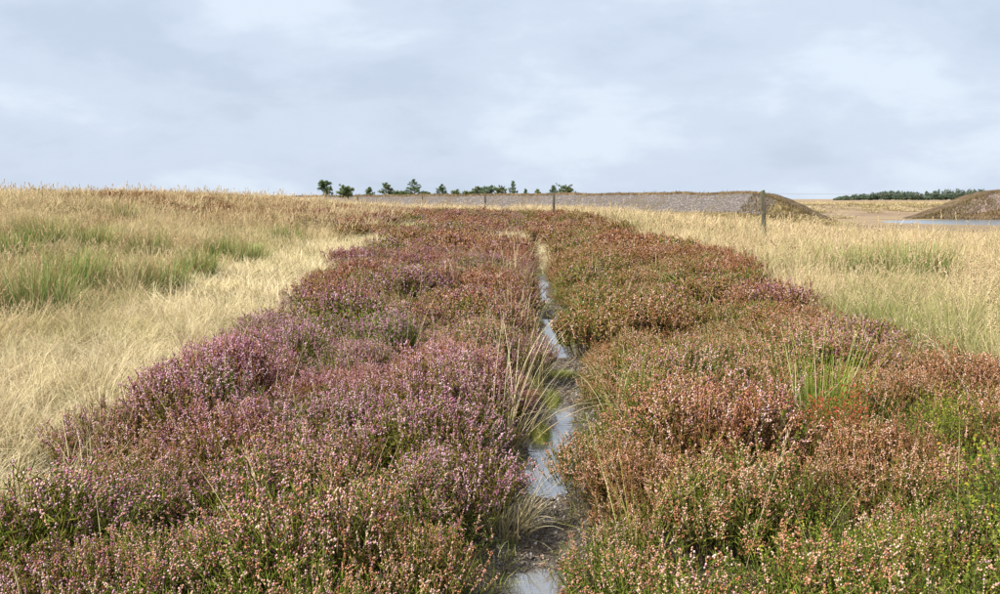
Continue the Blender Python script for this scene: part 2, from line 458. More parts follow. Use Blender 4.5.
# materials of a heather mesh: 0 wood, 1 shoots, 2 florets (or three collectors for parts)
def heather_sprig(wood, leaf, flor, base, az, lean, L_, flower, lod):
    s = np.linspace(0, 1, 6)
    th = lean + (rng.random() - 0.65) * 0.5 * s
    st = np.zeros((6, 3)); dl = L_ / 5
    wob = rng.normal(0, 0.12, 6)
    for k in range(1, 6):
        d = np.array([math.sin(th[k]) * math.cos(az + wob[k]), math.sin(th[k]) * math.sin(az + wob[k]), math.cos(th[k])])
        st[k] = st[k - 1] + d * dl
    st += base
    rr = rng.random()
    # stem as a ribbon pair
    w_ = (0.0014, 0.003, 0.006)[lod]
    sd = np.array([math.cos(az + 1.57), math.sin(az + 1.57), 0]) * w_
    V = np.stack([st - sd, st + sd], 1).reshape(-1, 3)
    f = np.array([[2 * k, 2 * k + 1, 2 * k + 3, 2 * k + 2] for k in range(5)])
    wood.add(V, f, rr, None, 0)
    at = lambda q: np.stack([np.interp(q, s, st[:, i]) for i in range(3)], 1)
    # leafy side shoots
    ns = (11, 6, 4)[lod]
    q = 0.33 + 0.62 * rng.random(ns) ** 0.8
    p = at(q)
    d = rng.normal(0, 1, (ns, 3)) * np.array([.6, .6, .35]) + np.array([0, 0, .75])
    d /= np.linalg.norm(d, axis=1, keepdims=True)
    ln = (0.03 + 0.05 * rng.random(ns)) * (1, 1.25, 1.6)[lod]
    spindles(leaf, p, p + d * ln[:, None], (0.0028, 0.0055, 0.010)[lod], rng.random(ns), 1)
    tips = (p + d * ln[:, None])
    spindles(leaf, at(np.array([.45])), st[-1:], (0.003, 0.005, 0.009)[lod], [rr], 1)
    if flower:
        nf = (17, 11, 6)[lod]
        q = 0.70 + 0.31 * rng.random(nf)
        p = at(np.clip(q, 0, 1))
        off = rng.normal(0, 1, (nf, 3)); off /= np.linalg.norm(off, axis=1, keepdims=True)
        p = p + off * ((0.0048, 0.010, 0.022)[lod])
        hi = tips[tips[:, 2] > st[3, 2]]
        if len(hi) and lod < 2:
            sel = (tips[:, 2] > st[3, 2]) & (rng.random(len(tips)) < .33)
            rep_ = 5 if lod == 0 else 2
            hd = np.repeat(d[sel], rep_, 0); ex = np.repeat(tips[sel], rep_, 0)
            along = np.tile(np.arange(rep_), int(sel.sum()))[:, None] * (.0075 if lod == 0 else .012)
            p = np.vstack([p, ex - hd * along + rng.normal(0, 0.003, ex.shape)])
        sz = (0.0037, 0.0062, 0.0108)[lod] * (0.75 + 0.6 * rng.random(len(p)))
        rn = np.clip(rr * .98 + .01 + rng.uniform(-.008, .008, len(p)), 0, 1)
        grains(flor, p, sz, rn, 2, lod > 0)

def heather_tuft(name, lod, n, fl, spread=0.10, height=0.42):
    mb = MB()
    for k in range(n):
        r = spread * math.sqrt(rng.random()); a = rng.random() * 6.283
        base = np.array([r * math.cos(a), r * math.sin(a), -0.02])
        heather_sprig(mb, mb, mb, base, a + rng.normal(0, .5), 0.10 + 0.40 * rng.random() * (r / spread), height * ((0.86 + 0.24 * rng.random()) if k < n * fl else (0.66 + 0.26 * rng.random())), k < n * fl, lod)
    me = mb.mesh(name, [M['wood'], M['shoot'], M['floret']])
    return bpy.data.objects.new(name, me)

def leafy_tuft(name, n, mat, height=0.34, leaf=0.0042):
    mb = MB()
    for k in range(n):
        r = 0.11 * math.sqrt(rng.random()); a = rng.random() * 6.283
        H = height * (0.65 + 0.4 * rng.random())
        b = np.array([r * math.cos(a), r * math.sin(a), 0]); tp = b + np.array([r * 0.7 * math.cos(a) + rng.normal(0, .03), r * .7 * math.sin(a) + rng.normal(0, .03), H])
        spindles(mb, [b], [tp], 0.002, [rng.random()], 0)
        nl = 40
        q = 0.35 + 0.65 * rng.random(nl)
        p = b + (tp - b) * q[:, None]
        d = rng.normal(0, 1, (nl, 3)) + np.array([0, 0, .6]); d /= np.linalg.norm(d, axis=1, keepdims=True)
        u = np.cross(d, rng.normal(0, 1, (nl, 3))); u /= np.linalg.norm(u, axis=1, keepdims=True)
        sz = leaf * (0.7 + 0.8 * rng.random(nl))[:, None]
        V = np.stack([p, p + d * sz + u * sz * .55, p + d * sz * 2.1, p + d * sz - u * sz * .55], 1).reshape(-1, 3)
        f = np.arange(nl * 4).reshape(-1, 4)
        mb.add(V, f, np.repeat(rng.random(nl), 4), None, 1)
    me = mb.mesh(name, [M['wood'], mat])
    return bpy.data.objects.new(name, me)

def grass_tuft(name, n, h, w, lean, curl, mat, spread=0.06, seg=4, seeds=0, jitter=0.35):
    mb = MB()
    r = spread * np.sqrt(rng.random(n)); a = rng.random(n) * 6.283
    base = np.stack([r * np.cos(a), r * np.sin(a), np.full(n, -0.02)], 1)
    ln = h * (1 - jitter + 2 * jitter * rng.random(n))
    blades(mb, base, a + rng.normal(0, .6, n), np.abs(rng.normal(0, lean, n)), ln, w * (0.7 + .6 * rng.random(n)), curl * (0.3 + 1.2 * rng.random(n)), seg)
    if seeds:
        a = rng.random(seeds) * 6.283
        base = np.stack([spread * .5 * np.cos(a), spread * .5 * np.sin(a), np.full(seeds, -.02)], 1)
        P = blades(mb, base, a, np.abs(rng.normal(0, .14, seeds)), h * (1.25 + .5 * rng.random(seeds)), w * .6, 0.25 * rng.random(seeds), 4, taper=0.5)
        for k in range(seeds):
            tip = P[k, -1]; d = P[k, -1] - P[k, -2]; d /= np.linalg.norm(d)
            m_ = 9
            q = np.linspace(-0.10, 0.03, m_)
            pts = tip + d * q[:, None]
            spindles(mb, pts, pts + d * 0.03 + rng.normal(0, .008, (m_, 3)), w * 0.8, rng.random(m_), 1)
    me = mb.mesh(name, [mat, M['seed']])
    return bpy.data.objects.new(name, me)

# ------------------------------------------------------------------ scattering: one object whose points carry plants
def scatter(name, protos, pos, rot, scl, idx, floats, label, cat, parent=None):
    me = bpy.data.meshes.new(name)
    n = len(pos)
    me.vertices.add(n); me.vertices.foreach_set('co', np.asarray(pos, np.float32).ravel())
    for nm, arr in (('rot', rot), ('scl', scl)):
        a = me.attributes.new(nm, 'FLOAT_VECTOR', 'POINT'); a.data.foreach_set('vector', np.asarray(arr, np.float32).ravel())
    a = me.attributes.new('pick', 'INT', 'POINT'); a.data.foreach_set('value', np.asarray(idx, np.int32))
    for nm, arr in floats.items():
        a = me.attributes.new(nm, 'FLOAT', 'POINT'); a.data.foreach_set('value', np.asarray(arr, np.float32))
    o = bpy.data.objects.new(name, me); COL.objects.link(o)
    ng = bpy.data.node_groups.new(name + '_scatter', 'GeometryNodeTree')
    ng.interface.new_socket('Geometry', in_out='INPUT', socket_type='NodeSocketGeometry')
    ng.interface.new_socket('Geometry', in_out='OUTPUT', socket_type='NodeSocketGeometry')
    gi = ng.nodes.new('NodeGroupInput'); go = ng.nodes.new('NodeGroupOutput')
    jn = ng.nodes.new('GeometryNodeJoinGeometry')
    for p in protos:
        oi = ng.nodes.new('GeometryNodeObjectInfo'); oi.inputs['Object'].default_value = p
        oi.inputs['As Instance'].default_value = False
        g2 = ng.nodes.new('GeometryNodeGeometryToInstance')
        ng.links.new(oi.outputs['Geometry'], g2.inputs[0]); ng.links.new(g2.outputs[0], jn.inputs[0])
    iop = ng.nodes.new('GeometryNodeInstanceOnPoints')
    iop.inputs['Pick Instance'].default_value = True
    def na(nm, dt):
        x = ng.nodes.new('GeometryNodeInputNamedAttribute'); x.data_type = dt; x.inputs['Name'].default_value = nm
        return x.outputs['Attribute']
    e2r = ng.nodes.new('FunctionNodeEulerToRotation')
    ng.links.new(na('rot', 'FLOAT_VECTOR'), e2r.inputs[0])
    ng.links.new(gi.outputs[0], iop.inputs['Points'])
    ng.links.new(jn.outputs[0], iop.inputs['Instance'])
    ng.links.new(na('pick', 'INT'), iop.inputs['Instance Index'])
    ng.links.new(e2r.outputs[0], iop.inputs['Rotation'])
    ng.links.new(na('scl', 'FLOAT_VECTOR'), iop.inputs['Scale'])
    ng.links.new(iop.outputs[0], go.inputs[0])
    md = o.modifiers.new('plants', 'NODES'); md.node_group = ng
    if parent is not None: o.parent = parent; o['kind'] = 'stuff'
    else: tag(o, label, cat, kind='stuff')
    return o

def in_view(X, Y, margin=0.12):
    return np.abs(X) < (0.51 + margin) * Y + 1.2

def field(x0, x1, y0, y1, dens):
    """jittered points with the given density per square metre"""
    st = 1 / math.sqrt(dens)
    gx = np.arange(x0, x1, st); gy = np.arange(y0, y1, st)
    X, Y = np.meshgrid(gx, gy)
    X = X + rng.random(X.shape) * st; Y = Y + rng.random(Y.shape) * st
    X = X.ravel(); Y = Y.ravel()
    k = in_view(X, Y)
    return X[k], Y[k]

# ------------------------------------------------------------------ ground
def axis(stops):
    """stops: list of (coordinate, step)"""
    out = [stops[0][0]]
    for (a, sa), (b, sb) in zip(stops, stops[1:]):
        x = a
        while True:
            f = (x - a) / (b - a); x = x + sa * (1 - f) + sb * f
            if x >= b - 0.3 * sb: break
            out.append(x)
        out.append(b)
    return np.array(out)
gx = axis([(-6000, 900), (-400, 60), (-60, 4), (-8, .4), (-3.2, .12), (-1.9, .12), (-.5, .035), (1.7, .035), (5, .3), (15, .9), (60, 3), (140, 5), (600, 60), (6000, 900)])
gy = axis([(-60, 10), (-2, .6), (2.5, .06), (12, .06), (24, .14), (40, .5), (70, 1.5), (180, 4), (700, 60), (9000, 1200)])
GX, GY = np.meshgrid(gx, gy)
GZ = land(GX, GY)
mb = MB()
ny, nx = GX.shape
ii = (np.arange(ny - 1)[:, None] * nx + np.arange(nx - 1)[None]).reshape(-1)
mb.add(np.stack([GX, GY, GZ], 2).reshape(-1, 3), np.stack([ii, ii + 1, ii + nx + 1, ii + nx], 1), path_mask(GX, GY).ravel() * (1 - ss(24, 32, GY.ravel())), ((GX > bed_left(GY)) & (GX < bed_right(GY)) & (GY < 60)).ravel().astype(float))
m, nt = new_mat('moor_ground'); N = NT(nt)
P_ = N.pos()
pm = N.attr('rnd')
n1 = N.noise(0.6, 4, .6, P_); n2 = N.noise(9, 4, .65, P_); n3 = N.noise(60, 3, .6, P_); n4 = N.noise(0.05, 6, .7, P_)
turf = N.ramp(n2, [(0.3, (0.05, 0.036, 0.02)), (0.5, (0.11, 0.08, 0.04)), (0.7, (0.20, 0.15, 0.07))])
farc = N.ramp(n4, [(0.36, (0.14, 0.085, 0.05)), (0.5, (0.27, 0.18, 0.10)), (0.64, (0.30, 0.23, 0.11))])
sep = N.n('ShaderNodeSeparateXYZ'); N.l(P_, sep.inputs[0])
dist = N.math('MULTIPLY_ADD', sep.outputs['Y'], 1 / 60, -0.9, clamp=True)
turf = N.mix(dist, turf, farc)
peat = N.ramp(n3, [(0.3, (0.035, 0.026, 0.020)), (0.5, (0.10, 0.078, 0.058)), (0.62, (0.20, 0.17, 0.135)), (0.75, (0.34, 0.30, 0.26))])
peat2 = N.ramp(n2, [(0.35, (0.05, 0.038, 0.028)), (0.6, (0.14, 0.11, 0.08)), (0.75, (0.10, 0.12, 0.03))])
peat = N.mix(0.45, peat, peat2)
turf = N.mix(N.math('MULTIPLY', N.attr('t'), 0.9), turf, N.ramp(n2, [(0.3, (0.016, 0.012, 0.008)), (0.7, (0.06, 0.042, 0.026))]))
col = N.mix(pm, turf, peat)
bm_ = N.math('ADD', N.math('MULTIPLY', n3, 0.5), n2)
rough = N.math('MULTIPLY_ADD', pm, -0.62, 0.95)
N.solid_out(col, rough, 0.5, bm_, 1.0, 0.06)
M['ground'] = m
g = mb.obj('ground', m, smooth=True)
tag(g, kind='structure')

# ------------------------------------------------------------------ water
def water_mat(name, tint, rough=0.02, ripple=40.0, strength=0.05, ior=1.33):
    m, nt = new_mat(name); N = NT(nt)
    p = N.n('ShaderNodeBsdfPrincipled')
    p.inputs['Base Color'].default_value = (*tint, 1)
    p.inputs['Roughness'].default_value = rough
    p.inputs['IOR'].default_value = ior
    b = N.n('ShaderNodeBump'); b.inputs['Strength'].default_value = strength; b.inputs['Distance'].default_value = 0.01
    N.l(N.noise(ripple, 2, .5, N.pos()), b.inputs['Height']); N.l(b.outputs[0], p.inputs['Normal'])
    o = N.n('ShaderNodeOutputMaterial'); N.l(p.outputs[0], o.inputs['Surface'])
    return m
M['puddle'] = water_mat('puddle_water', (0.12, 0.115, 0.105), 0.03, 25, 0.04, 5.0)
M['lake'] = water_mat('reservoir_water', (0.14, 0.16, 0.17), 0.22, 2.0, 0.9, 2.0)
for k, (a, b, lv) in enumerate(PUDDLES):
    mb = MB()
    ys = np.linspace(a - .1, b + .1, 24)
    l = path_l(ys) - 0.06; r = path_r(ys) + 0.06
    pinch = np.sqrt(np.clip(1 - ((ys - (a + b) / 2) / ((b - a) / 2 + .12)) ** 2, 0.02, 1)) ** 0.5
    c = (l + r) / 2; l = c + (l - c) * pinch; r = c + (r - c) * pinch
    V = np.stack([np.stack([l, ys, np.full_like(ys, lv)], 1), np.stack([r, ys, np.full_like(ys, lv)], 1)], 1).reshape(-1, 3)
    f = np.array([[2 * i, 2 * i + 1, 2 * i + 3, 2 * i + 2] for i in range(23)])
    mb.add(V, f)
    o = mb.obj('puddle', M['puddle'])
    tag(o, ['shallow puddle on the path at the near edge of the picture', 'long bright puddle filling the path beside the green moss cushion', 'bright puddle on the path beyond the grassy step', 'farthest bright puddle where the path narrows'][k], kind='structure')
mb = MB()
th = np.linspace(0, 6.283, 33)[:-1]
hz = float(land(-2.42, 5.55)) + 0.035
mb.add(np.vstack([np.stack([-2.42 + .34 * np.cos(th), 5.55 + .6 * np.sin(th), np.full(32, hz)], 1), [[-2.42, 5.55, hz]]]), np.array([[k, (k + 1) % 32, 32] for k in range(32)]))
o = mb.obj('puddle', M['puddle']); tag(o, 'small wet hollow between pale grass and the left heather', kind='structure')
mb = MB()
th = np.linspace(0, 6.283, 97)[:-1]
mb.add(np.vstack([np.stack([92 + 46 * np.cos(th), 118 + 24 * np.sin(th), np.full(96, -1.22)], 1), [[92, 118, -1.22]]]), np.array([[k, (k + 1) % 96, 96] for k in range(96)]))
o = mb.obj('reservoir_water', M['lake']); tag(o, 'pale sliver of reservoir water below the bank', kind='structure')

# ------------------------------------------------------------------ stone-faced embankments
def stone_mat(name, a, b, c):
    m, nt = new_mat(name); N = NT(nt)
    P_ = N.pos()
    mp = N.n('ShaderNodeMapping'); mp.inputs['Scale'].default_value = (1.0, 1.0, 2.2); N.l(P_, mp.inputs[0])
    v = N.n('ShaderNodeTexVoronoi'); v.inputs['Scale'].default_value = 2.8; N.l(mp.outputs[0], v.inputs['Vector'])
    v2 = N.n('ShaderNodeTexVoronoi', feature='DISTANCE_TO_EDGE'); v2.inputs['Scale'].default_value = 2.8; N.l(mp.outputs[0], v2.inputs['Vector'])
    sp = N.n('ShaderNodeSeparateXYZ'); N.l(v.outputs['Color'], sp.inputs[0])
    col = N.ramp(sp.outputs[0], [(0, a), (0.5, b), (1, c)])
    joint = N.math('MULTIPLY', v2.outputs['Distance'], 9.0, clamp=True)
    col = N.mix(joint, (0.10, 0.085, 0.075), col)
    st = N.noise(0.35, 4, .65, P_)
    col = N.mix(N.math('MULTIPLY_ADD', st, 4.0, -1.9, clamp=True), col, (0.13, 0.095, 0.055))
    N.solid_out(col, 0.9, 0.2, joint, 0.8, 0.08)
    return m
M['stone'] = stone_mat('pitched_stone', (0.125, 0.10, 0.086), (0.17, 0.142, 0.122), (0.225, 0.192, 0.17))
M['stone_pink'] = stone_mat('pinkish_pitched_stone', (0.20, 0.13, 0.11), (0.27, 0.185, 0.155), (0.34, 0.25, 0.215))
def turf_mat(name, stops, sc=1.2):
    m, nt = new_mat(name); N = NT(nt); P_ = N.pos()
    n = N.noise(sc, 5, .7, P_)
    N.solid_out(N.ramp(n, stops), 0.95, 0.1, n, 1.0, 0.3)
    return m
M['turf'] = turf_mat('rough_turf', [(0.3, (0.085, 0.06, 0.03)), (0.5, (0.19, 0.14, 0.065)), (0.7, (0.28, 0.225, 0.10))])
M['crest'] = turf_mat('crest_turf', [(0.3, (0.05, 0.036, 0.022)), (0.55, (0.135, 0.092, 0.05)), (0.75, (0.25, 0.18, 0.085))])
M['dark_heath'] = turf_mat('dark_heath', [(0.3, (0.07, 0.042, 0.026)), (0.5, (0.16, 0.098, 0.058)), (0.72, (0.27, 0.19, 0.10))], 1.6)
M['bankblade'] = simple_leaf('bank_grass', [(0, (0.10, 0.065, 0.032)), (0.5, (0.21, 0.15, 0.07)), (0.8, (0.36, 0.27, 0.14)), (1, (0.16, 0.17, 0.06))], 0.25)
M['heathblade'] = simple_leaf('bank_heath', [(0, (0.045, 0.025, 0.016)), (0.5, (0.10, 0.058, 0.032)), (0.85, (0.20, 0.12, 0.06)), (1, (0.10, 0.10, 0.03))], 0.2)

def embankment(A, B, crest_a, crest_b, taperA, taperB, toe, run, width, face_lo, mats, label, cat, n=140, seed=3, cut=.72):
    """bank from A to B (plan points), its front on the camera side"""
    A = np.array(A, float); B = np.array(B, float)
    Ld = np.linalg.norm(B - A); d = (B - A) / Ld
    nrm = np.array([d[1], -d[0]])
    if nrm[1] > 0: nrm = -nrm                    # front faces the camera
    root = empty('stone_embankment', (float(A[0] + B[0]) / 2, float(A[1] + B[1]) / 2, toe))
    tag(root, label, cat)
    c0 = np.array([root.location.x, root.location.y, toe])
    s = np.linspace(0, 1, n)
    hgt = (crest_a + (crest_b - crest_a) * s - toe)
    t = np.ones(n)
    if taperA: t = t * ss(0, 1, s * Ld / taperA) ** 0.8
    if taperB: t = t * ss(0, 1, (1 - s) * Ld / taperB) ** 0.8
    hgt = hgt * t + 0.05 + (0.30 * (fbm(s * Ld * .22, s * 0, seed, 4) - .5) + .10 * (fbm(s * Ld * .9, s * 0 + 4, seed, 3) - .5)) * ss(.1, .5, t)
    def row(off, h, jit):
        jo = jit * (fbm(s * Ld * 1.3, s * 0 + off * 7, seed + 5) - 0.5)
        p = A[None] + d[None] * (s * Ld)[:, None] + nrm[None] * (off + jo)[:, None]
        z = toe + h + jit * (fbm(s * Ld * 1.1, s * 0 + 3 + off[0], seed + 9) - .5)
        return np.concatenate([p, z[:, None]], 1) - c0
    one = np.ones(n)
    def off(f): return one * (width / 2) + run * np.maximum(t, 0.15) * (1 - f)
    def strip(rows):
        mb = MB(); k = len(rows)
        V = np.stack(rows, 0).reshape(-1, 3)
        i = (np.arange(k - 1)[:, None] * n + np.arange(n - 1)[None]).reshape(-1)
        mb.add(V, np.stack([i, i + 1, i + n + 1, i + n], 1))
        return mb
    lo = [row(off(f), hgt * f + (-.6 if f == 0 else 0), 0.12) for f in (0, face_lo * .4, face_lo * .7, face_lo)]
    strip(lo).obj('toe_bank', mats[0], root, True)
    ff = [row(off(f) - 0.02, hgt * f, 0.06) for f in np.linspace(face_lo - .01, 0.955, 7)]
    full = t > cut
    def part_of(rows, sel):
        mb = MB(); k = len(rows); idx = np.nonzero(sel)[0]; idx = np.arange(max(0, idx.min() - 1), min(n, idx.max() + 2)); q = len(idx)
        V = np.stack([r[idx] for r in rows], 0).reshape(-1, 3)
        i = (np.arange(k - 1)[:, None] * q + np.arange(q - 1)[None]).reshape(-1)
        mb.add(V, np.stack([i, i + 1, i + q + 1, i + q], 1)); return mb
    part_of(ff, full).obj('stone_face', mats[1], root, True)
    if taperA or taperB:
        fe = [row(off(f), hgt * f + .02, 0.16) for f in np.linspace(face_lo - .01, 0.955, 7)]
        part_of(fe, ~full).obj('end_bank', mats[5], root, True)
    top = [row(off(.95), hgt * .945, .10), row(off(.97), hgt * 1.0 + .06, .16), row(off(1.0), hgt * 1.02 + .05, .14), row(one * -width / 2, hgt * 1.0, .1), row(one * (-width / 2 - run), hgt * 0 - .6, .1)]
    strip(top).obj('turf_crest', mats[2], root, True)
    # rough growth: fringe along the crest, along the toe, and over the tapered ends
    for nm, mt, cnt, f0, f1, hh in (('crest_grass', mats[3], int(Ld * 16), .92, 1.0, .34), ('toe_growth', mats[4], int(Ld * 22), 0.0, face_lo, .40)):
        q = rng.random(cnt); f = f0 + (f1 - f0) * rng.random(cnt)
        hq = np.interp(q, s, hgt); tq = np.interp(q, s, t)
        of = width / 2 + run * np.maximum(tq, .15) * (1 - f)
        p = A[None] + d[None] * (q * Ld)[:, None] + nrm[None] * of[:, None]
        base = np.concatenate([p, (toe + hq * f)[:, None]], 1) - c0
        mb = MB()
        blades(mb, base, rng.random(cnt) * 6.28, np.abs(rng.normal(0, .35, cnt)), hh * (.5 + rng.random(cnt)), .07, .5, 2)
        tag(mb.obj(nm, mt, root), kind='stuff')
    q = np.concatenate([rng.random(1500), rng.random(2600) * 14 / Ld])
    tq = np.interp(q, s, t); k = tq < 0.985; q = q[k]
    if len(q) and (taperA or taperB):
        f = rng.random(len(q)) ** .8
        hq = np.interp(q, s, hgt); tq = np.interp(q, s, t)
        of = width / 2 + run * np.maximum(tq, .15) * (1 - f)
        p = A[None] + d[None] * (q * Ld)[:, None] + nrm[None] * of[:, None]
        base = np.concatenate([p, (toe + hq * f)[:, None]], 1) - c0
        mb = MB()
        blades(mb, base, rng.random(len(q)) * 6.28, np.abs(rng.normal(0, .3, len(q))), .42 * (.4 + rng.random(len(q))), .08, .7, 2)
        tag(mb.obj('end_growth', mats[3], root), kind='stuff')
    return root
embankment((40.2, 115.5), (-46, 196), 2.42, 2.05, 11.5, 0, -1.25, 6.5, 3.0, 0.34, (M['turf'], M['stone'], M['crest'], M['bankblade'], M['bankblade'], M['turf']),
           'long low reservoir embankment faced with grey stone below a turf crest', 'embankment', 220)
embankment((55.2, 137.5), (120, 158), 2.75, 3.2, 19, 0, -1.6, 8.0, 3.0, 0.46, (M['dark_heath'], M['stone_pink'], M['crest'], M['bankblade'], M['heathblade'], M['dark_heath']),
           'brown heathery bank with pinkish stone face rising above the water', 'embankment', 150, 8, .25)

# ------------------------------------------------------------------ far wood
M['farleaf'] = simple_leaf('far_wood_leaves', [(0, (0.05, 0.08, 0.06)), (0.6, (0.085, 0.12, 0.08)), (0.9, (0.14, 0.15, 0.08)), (1, (0.19, 0.16, 0.09))], 0.1)
mb = MB()
for k in range(210):
    px = 834 + 146 * (k / 209) + rng.normal(0, 1.0)
    Y = 1250 + rng.random() * 120
    X = (px - 500) / F_PX * Y
    hp = np.interp(px, [834, 850, 870, 890, 915, 940, 960, 980], [1.5, 4.0, 6.0, 8.0, 6.8, 8.8, 9.5, 9.0]) * (0.30 + .85 * rng.random() ** 1.3)
    H = 1.6 + hp * Y / F_PX; Wd = 2.0 + 3.2 * rng.random()
    cnt = 90
    u = rng.normal(0, 1, (cnt, 3)); u /= np.linalg.norm(u, axis=1, keepdims=True); u *= rng.random((cnt, 1)) ** .4
    p = np.array([X, Y, H * .55]) + u * np.array([Wd, Wd, H * .47])
    grains(mb, p, 0.45 + .6 * rng.random(cnt), rng.random() * .5 + .5 * rng.random(cnt), 0, True)
tag(mb.obj('distant_wood', M['farleaf']), 'dark green wood along the far horizon at right', 'wood', kind='stuff')

# ------------------------------------------------------------------ pine trees behind the embankment
M['needle'] = simple_leaf('pine_needles', [(0, (0.042, 0.075, 0.038)), (0.5, (0.085, 0.135, 0.062)), (0.85, (0.15, 0.20, 0.085)), (1, (0.20, 0.23, 0.09))], 0.1)
M['needle_l'] = simple_leaf('light_pine_needles', [(0, (0.055, 0.09, 0.035)), (0.5, (0.11, 0.155, 0.06)), (0.85, (0.18, 0.22, 0.08)), (1, (0.24, 0.23, 0.09))], 0.1)
m, nt = new_mat('pine_bark'); N = NT(nt)
N.solid_out(N.ramp(N.noise(6, 4, .6, N.pos()), [(0.3, (0.06, 0.04, 0.028)), (0.7, (0.17, 0.11, 0.075))]), 0.9, 0.1)
M['bark'] = m
def pine(px, top_py, width_px, D, kind, label, light=False, bare=0.15, low_py=197.5):
    X = (px - 500) / F_PX * D
    top = EYE + (199 - top_py) / F_PX * D
    base_z = float(land(X, D)) - .05
    H = top - base_z
    bare = max(bare, (EYE + (199 - low_py) / F_PX * D - base_z) / H)
    W = width_px / F_PX * D / 2
    root = empty('pine_tree', (X, D, base_z)); tag(root, label, 'tree', 'pines behind the embankment')
    tb = MB(); cb = MB()
    zs = np.linspace(0, 1, 7)
    lean = rng.normal(0, .04, 2)
    cx = lambda f: np.array([lean[0] * H * f * f, lean[1] * H * f * f, H * f])
    pts = np.array([cx(f) for f in zs])
    tube(tb, pts, 0.10 * H / 5 * (1.02 - zs) + 0.012, 7)
    low = max(bare, 0.12)
    nb = int(38)
    for k in range(nb):
        f = low + (0.97 - low) * (k + rng.random()) / nb
        g_ = (f - low) / (1 - low)
        if kind == 'cone': r = W * (1.02 - g_) ** 0.8
        elif kind == 'round': r = W * math.sqrt(max(0.05, 1 - (2 * g_ - .75) ** 2 / 1.6))
        elif kind == 'flat': r = W * (0.55 + .55 * math.sin(min(1, g_ * 1.15) * 3.0)) * (1 if g_ < .85 else .75)
        else: r = W * (1.0 - g_) ** 1.15 + .12
        r *= 0.55 + 0.65 * rng.random()
        a = rng.random() * 6.283
        up = {'cone': .18, 'round': .3, 'flat': .1, 'spire': .25}[kind] + rng.normal(0, .18)
        p0 = cx(f); p1 = p0 + np.array([math.cos(a) * r, math.sin(a) * r, r * up])
        mid = (p0 + p1) / 2 + np.array([0, 0, -.05 * r])
        tube(tb, np.array([p0, mid, p1]), [.035, .025, .01], 4, cap=False)
        ncl = max(2, int(r / 0.20))
        for q in np.linspace(.35, 1.0, ncl):
            c = p0 + (p1 - p0) * q + rng.normal(0, .07, 3)
            nn = 20
            dd = rng.normal(0, 1, (nn, 3)) + np.array([math.cos(a) * .5, math.sin(a) * .5, .6])
            dd /= np.linalg.norm(dd, axis=1, keepdims=True)
            spindles(cb, np.repeat(c[None], nn, 0), c + dd * (.14 + .20 * rng.random((nn, 1))), .034, rng.random(nn) * .6 + rng.random() * .4)
    tb.obj('trunk', M['bark'], root); cb.obj('crown', M['needle_l' if light else 'needle'], root)
    return root
TREES = [
    (328, 181.0, 12.5, 120, 'flat', 'dark flat-topped pine standing alone at the far left of the row', False, .42),
    (346, 187.5, 14, 128, 'round', 'low rounded olive tree just right of the lone flat-topped pine', True, .12),
    (370, 187.5, 11, 200, 'cone', 'small dark conical pine at the left end of the embankment crest', False, .12),
    (387, 183.0, 20, 205, 'cone', 'broad bushy conical pine next to the small dark one', True, .12),
    (415, 179.0, 22, 200, 'spire', 'tallest open-branched spiky pine in the row', False, .15),
    (442, 184.5, 14, 205, 'cone', 'dense dark triangular pine right of the tallest one', False, .1),
    (479, 187.5, 10, 210, 'round', 'low green pine left end of the middle clump above the stone face', True, .12),
    (488, 187.0, 12, 206, 'round', 'dark bushy pine in the middle clump above a fence post', False, .12),
    (501, 188.0, 13, 212, 'round', 'pale green bushy pine between middle clump and narrow spire', True, .12),
    (512.5, 181.5, 11, 205, 'spire', 'narrow dark spire-shaped pine in the right half of the row', False, .12),
    (537, 189.5, 8, 210, 'cone', 'tiny pine sapling right of the narrow spire', True, .12),
    (553, 185.8, 11, 204, 'cone', 'small dark pine at left of the last pair', False, .12),
    (566, 187.0, 16, 208, 'round', 'low wide pale green pine, rightmost of the row', True, .12),
    (456, 190.5, 8, 210, 'round', 'tiny bush-like pine just right of the dense triangular one', True, .1),
    (401, 192.5, 14, 204, 'round', 'low olive scrub bush between the broad conical pine and the tallest one', True, .1),
    (468, 193.0, 11, 206, 'round', 'low green scrub left of the middle clump of pines', True, .1),
    (427, 192.8, 7, 204, 'round', 'tiny scrub bush at the foot of the tallest pine', True, .1),
    (525.5, 189.5, 4, 210, 'spire', 'tiny dark pointed sapling beside the narrow spire', False, .1),
]
for (px, ty, w, D, kd, lb, lt, br) in TREES:
    pine(px, ty, w * 1.12, D, kd, lb, lt, br, 194.5 if px < 340 else (197.5 if D < 140 else 196.8))

# ------------------------------------------------------------------ fence
m, nt = new_mat('weathered_timber'); N = NT(nt); P_ = N.pos()
mp = N.n('ShaderNodeMapping'); mp.inputs['Scale'].default_value = (30, 30, 2); N.l(P_, mp.inputs[0])
gn = N.noise(1, 4, .6, mp.outputs[0])
c = N.ramp(gn, [(0.3, (0.04, 0.033, 0.025)), (0.55, (0.095, 0.08, 0.055)), (0.75, (0.17, 0.15, 0.11))])
c = N.mix(N.math('MULTIPLY_ADD', N.noise(5, 3, .6, P_), 3, -1.6, clamp=True), c, (0.12, 0.14, 0.06))
N.solid_out(c, 0.9, 0.15, gn, 0.6, 0.01)
M['timber'] = m
m, nt = new_mat('galvanised_wire'); N = NT(nt)
N.solid_out(N.ramp(N.noise(20, 2, .5, N.pos()), [(0.3, (0.10, 0.09, 0.08)), (0.7, (0.20, 0.18, 0.16))]), 0.5, 0.5)
M['wire'] = m
posts = [(764.5, 31.5, 190.5), (553.5, 48.0, 193.0), (485.5, 64.0, 195.0), (422.5, 84.0, 196.0), (358.5, 108.0, 196.5), (1210, 22.5, 186)]
pts = []
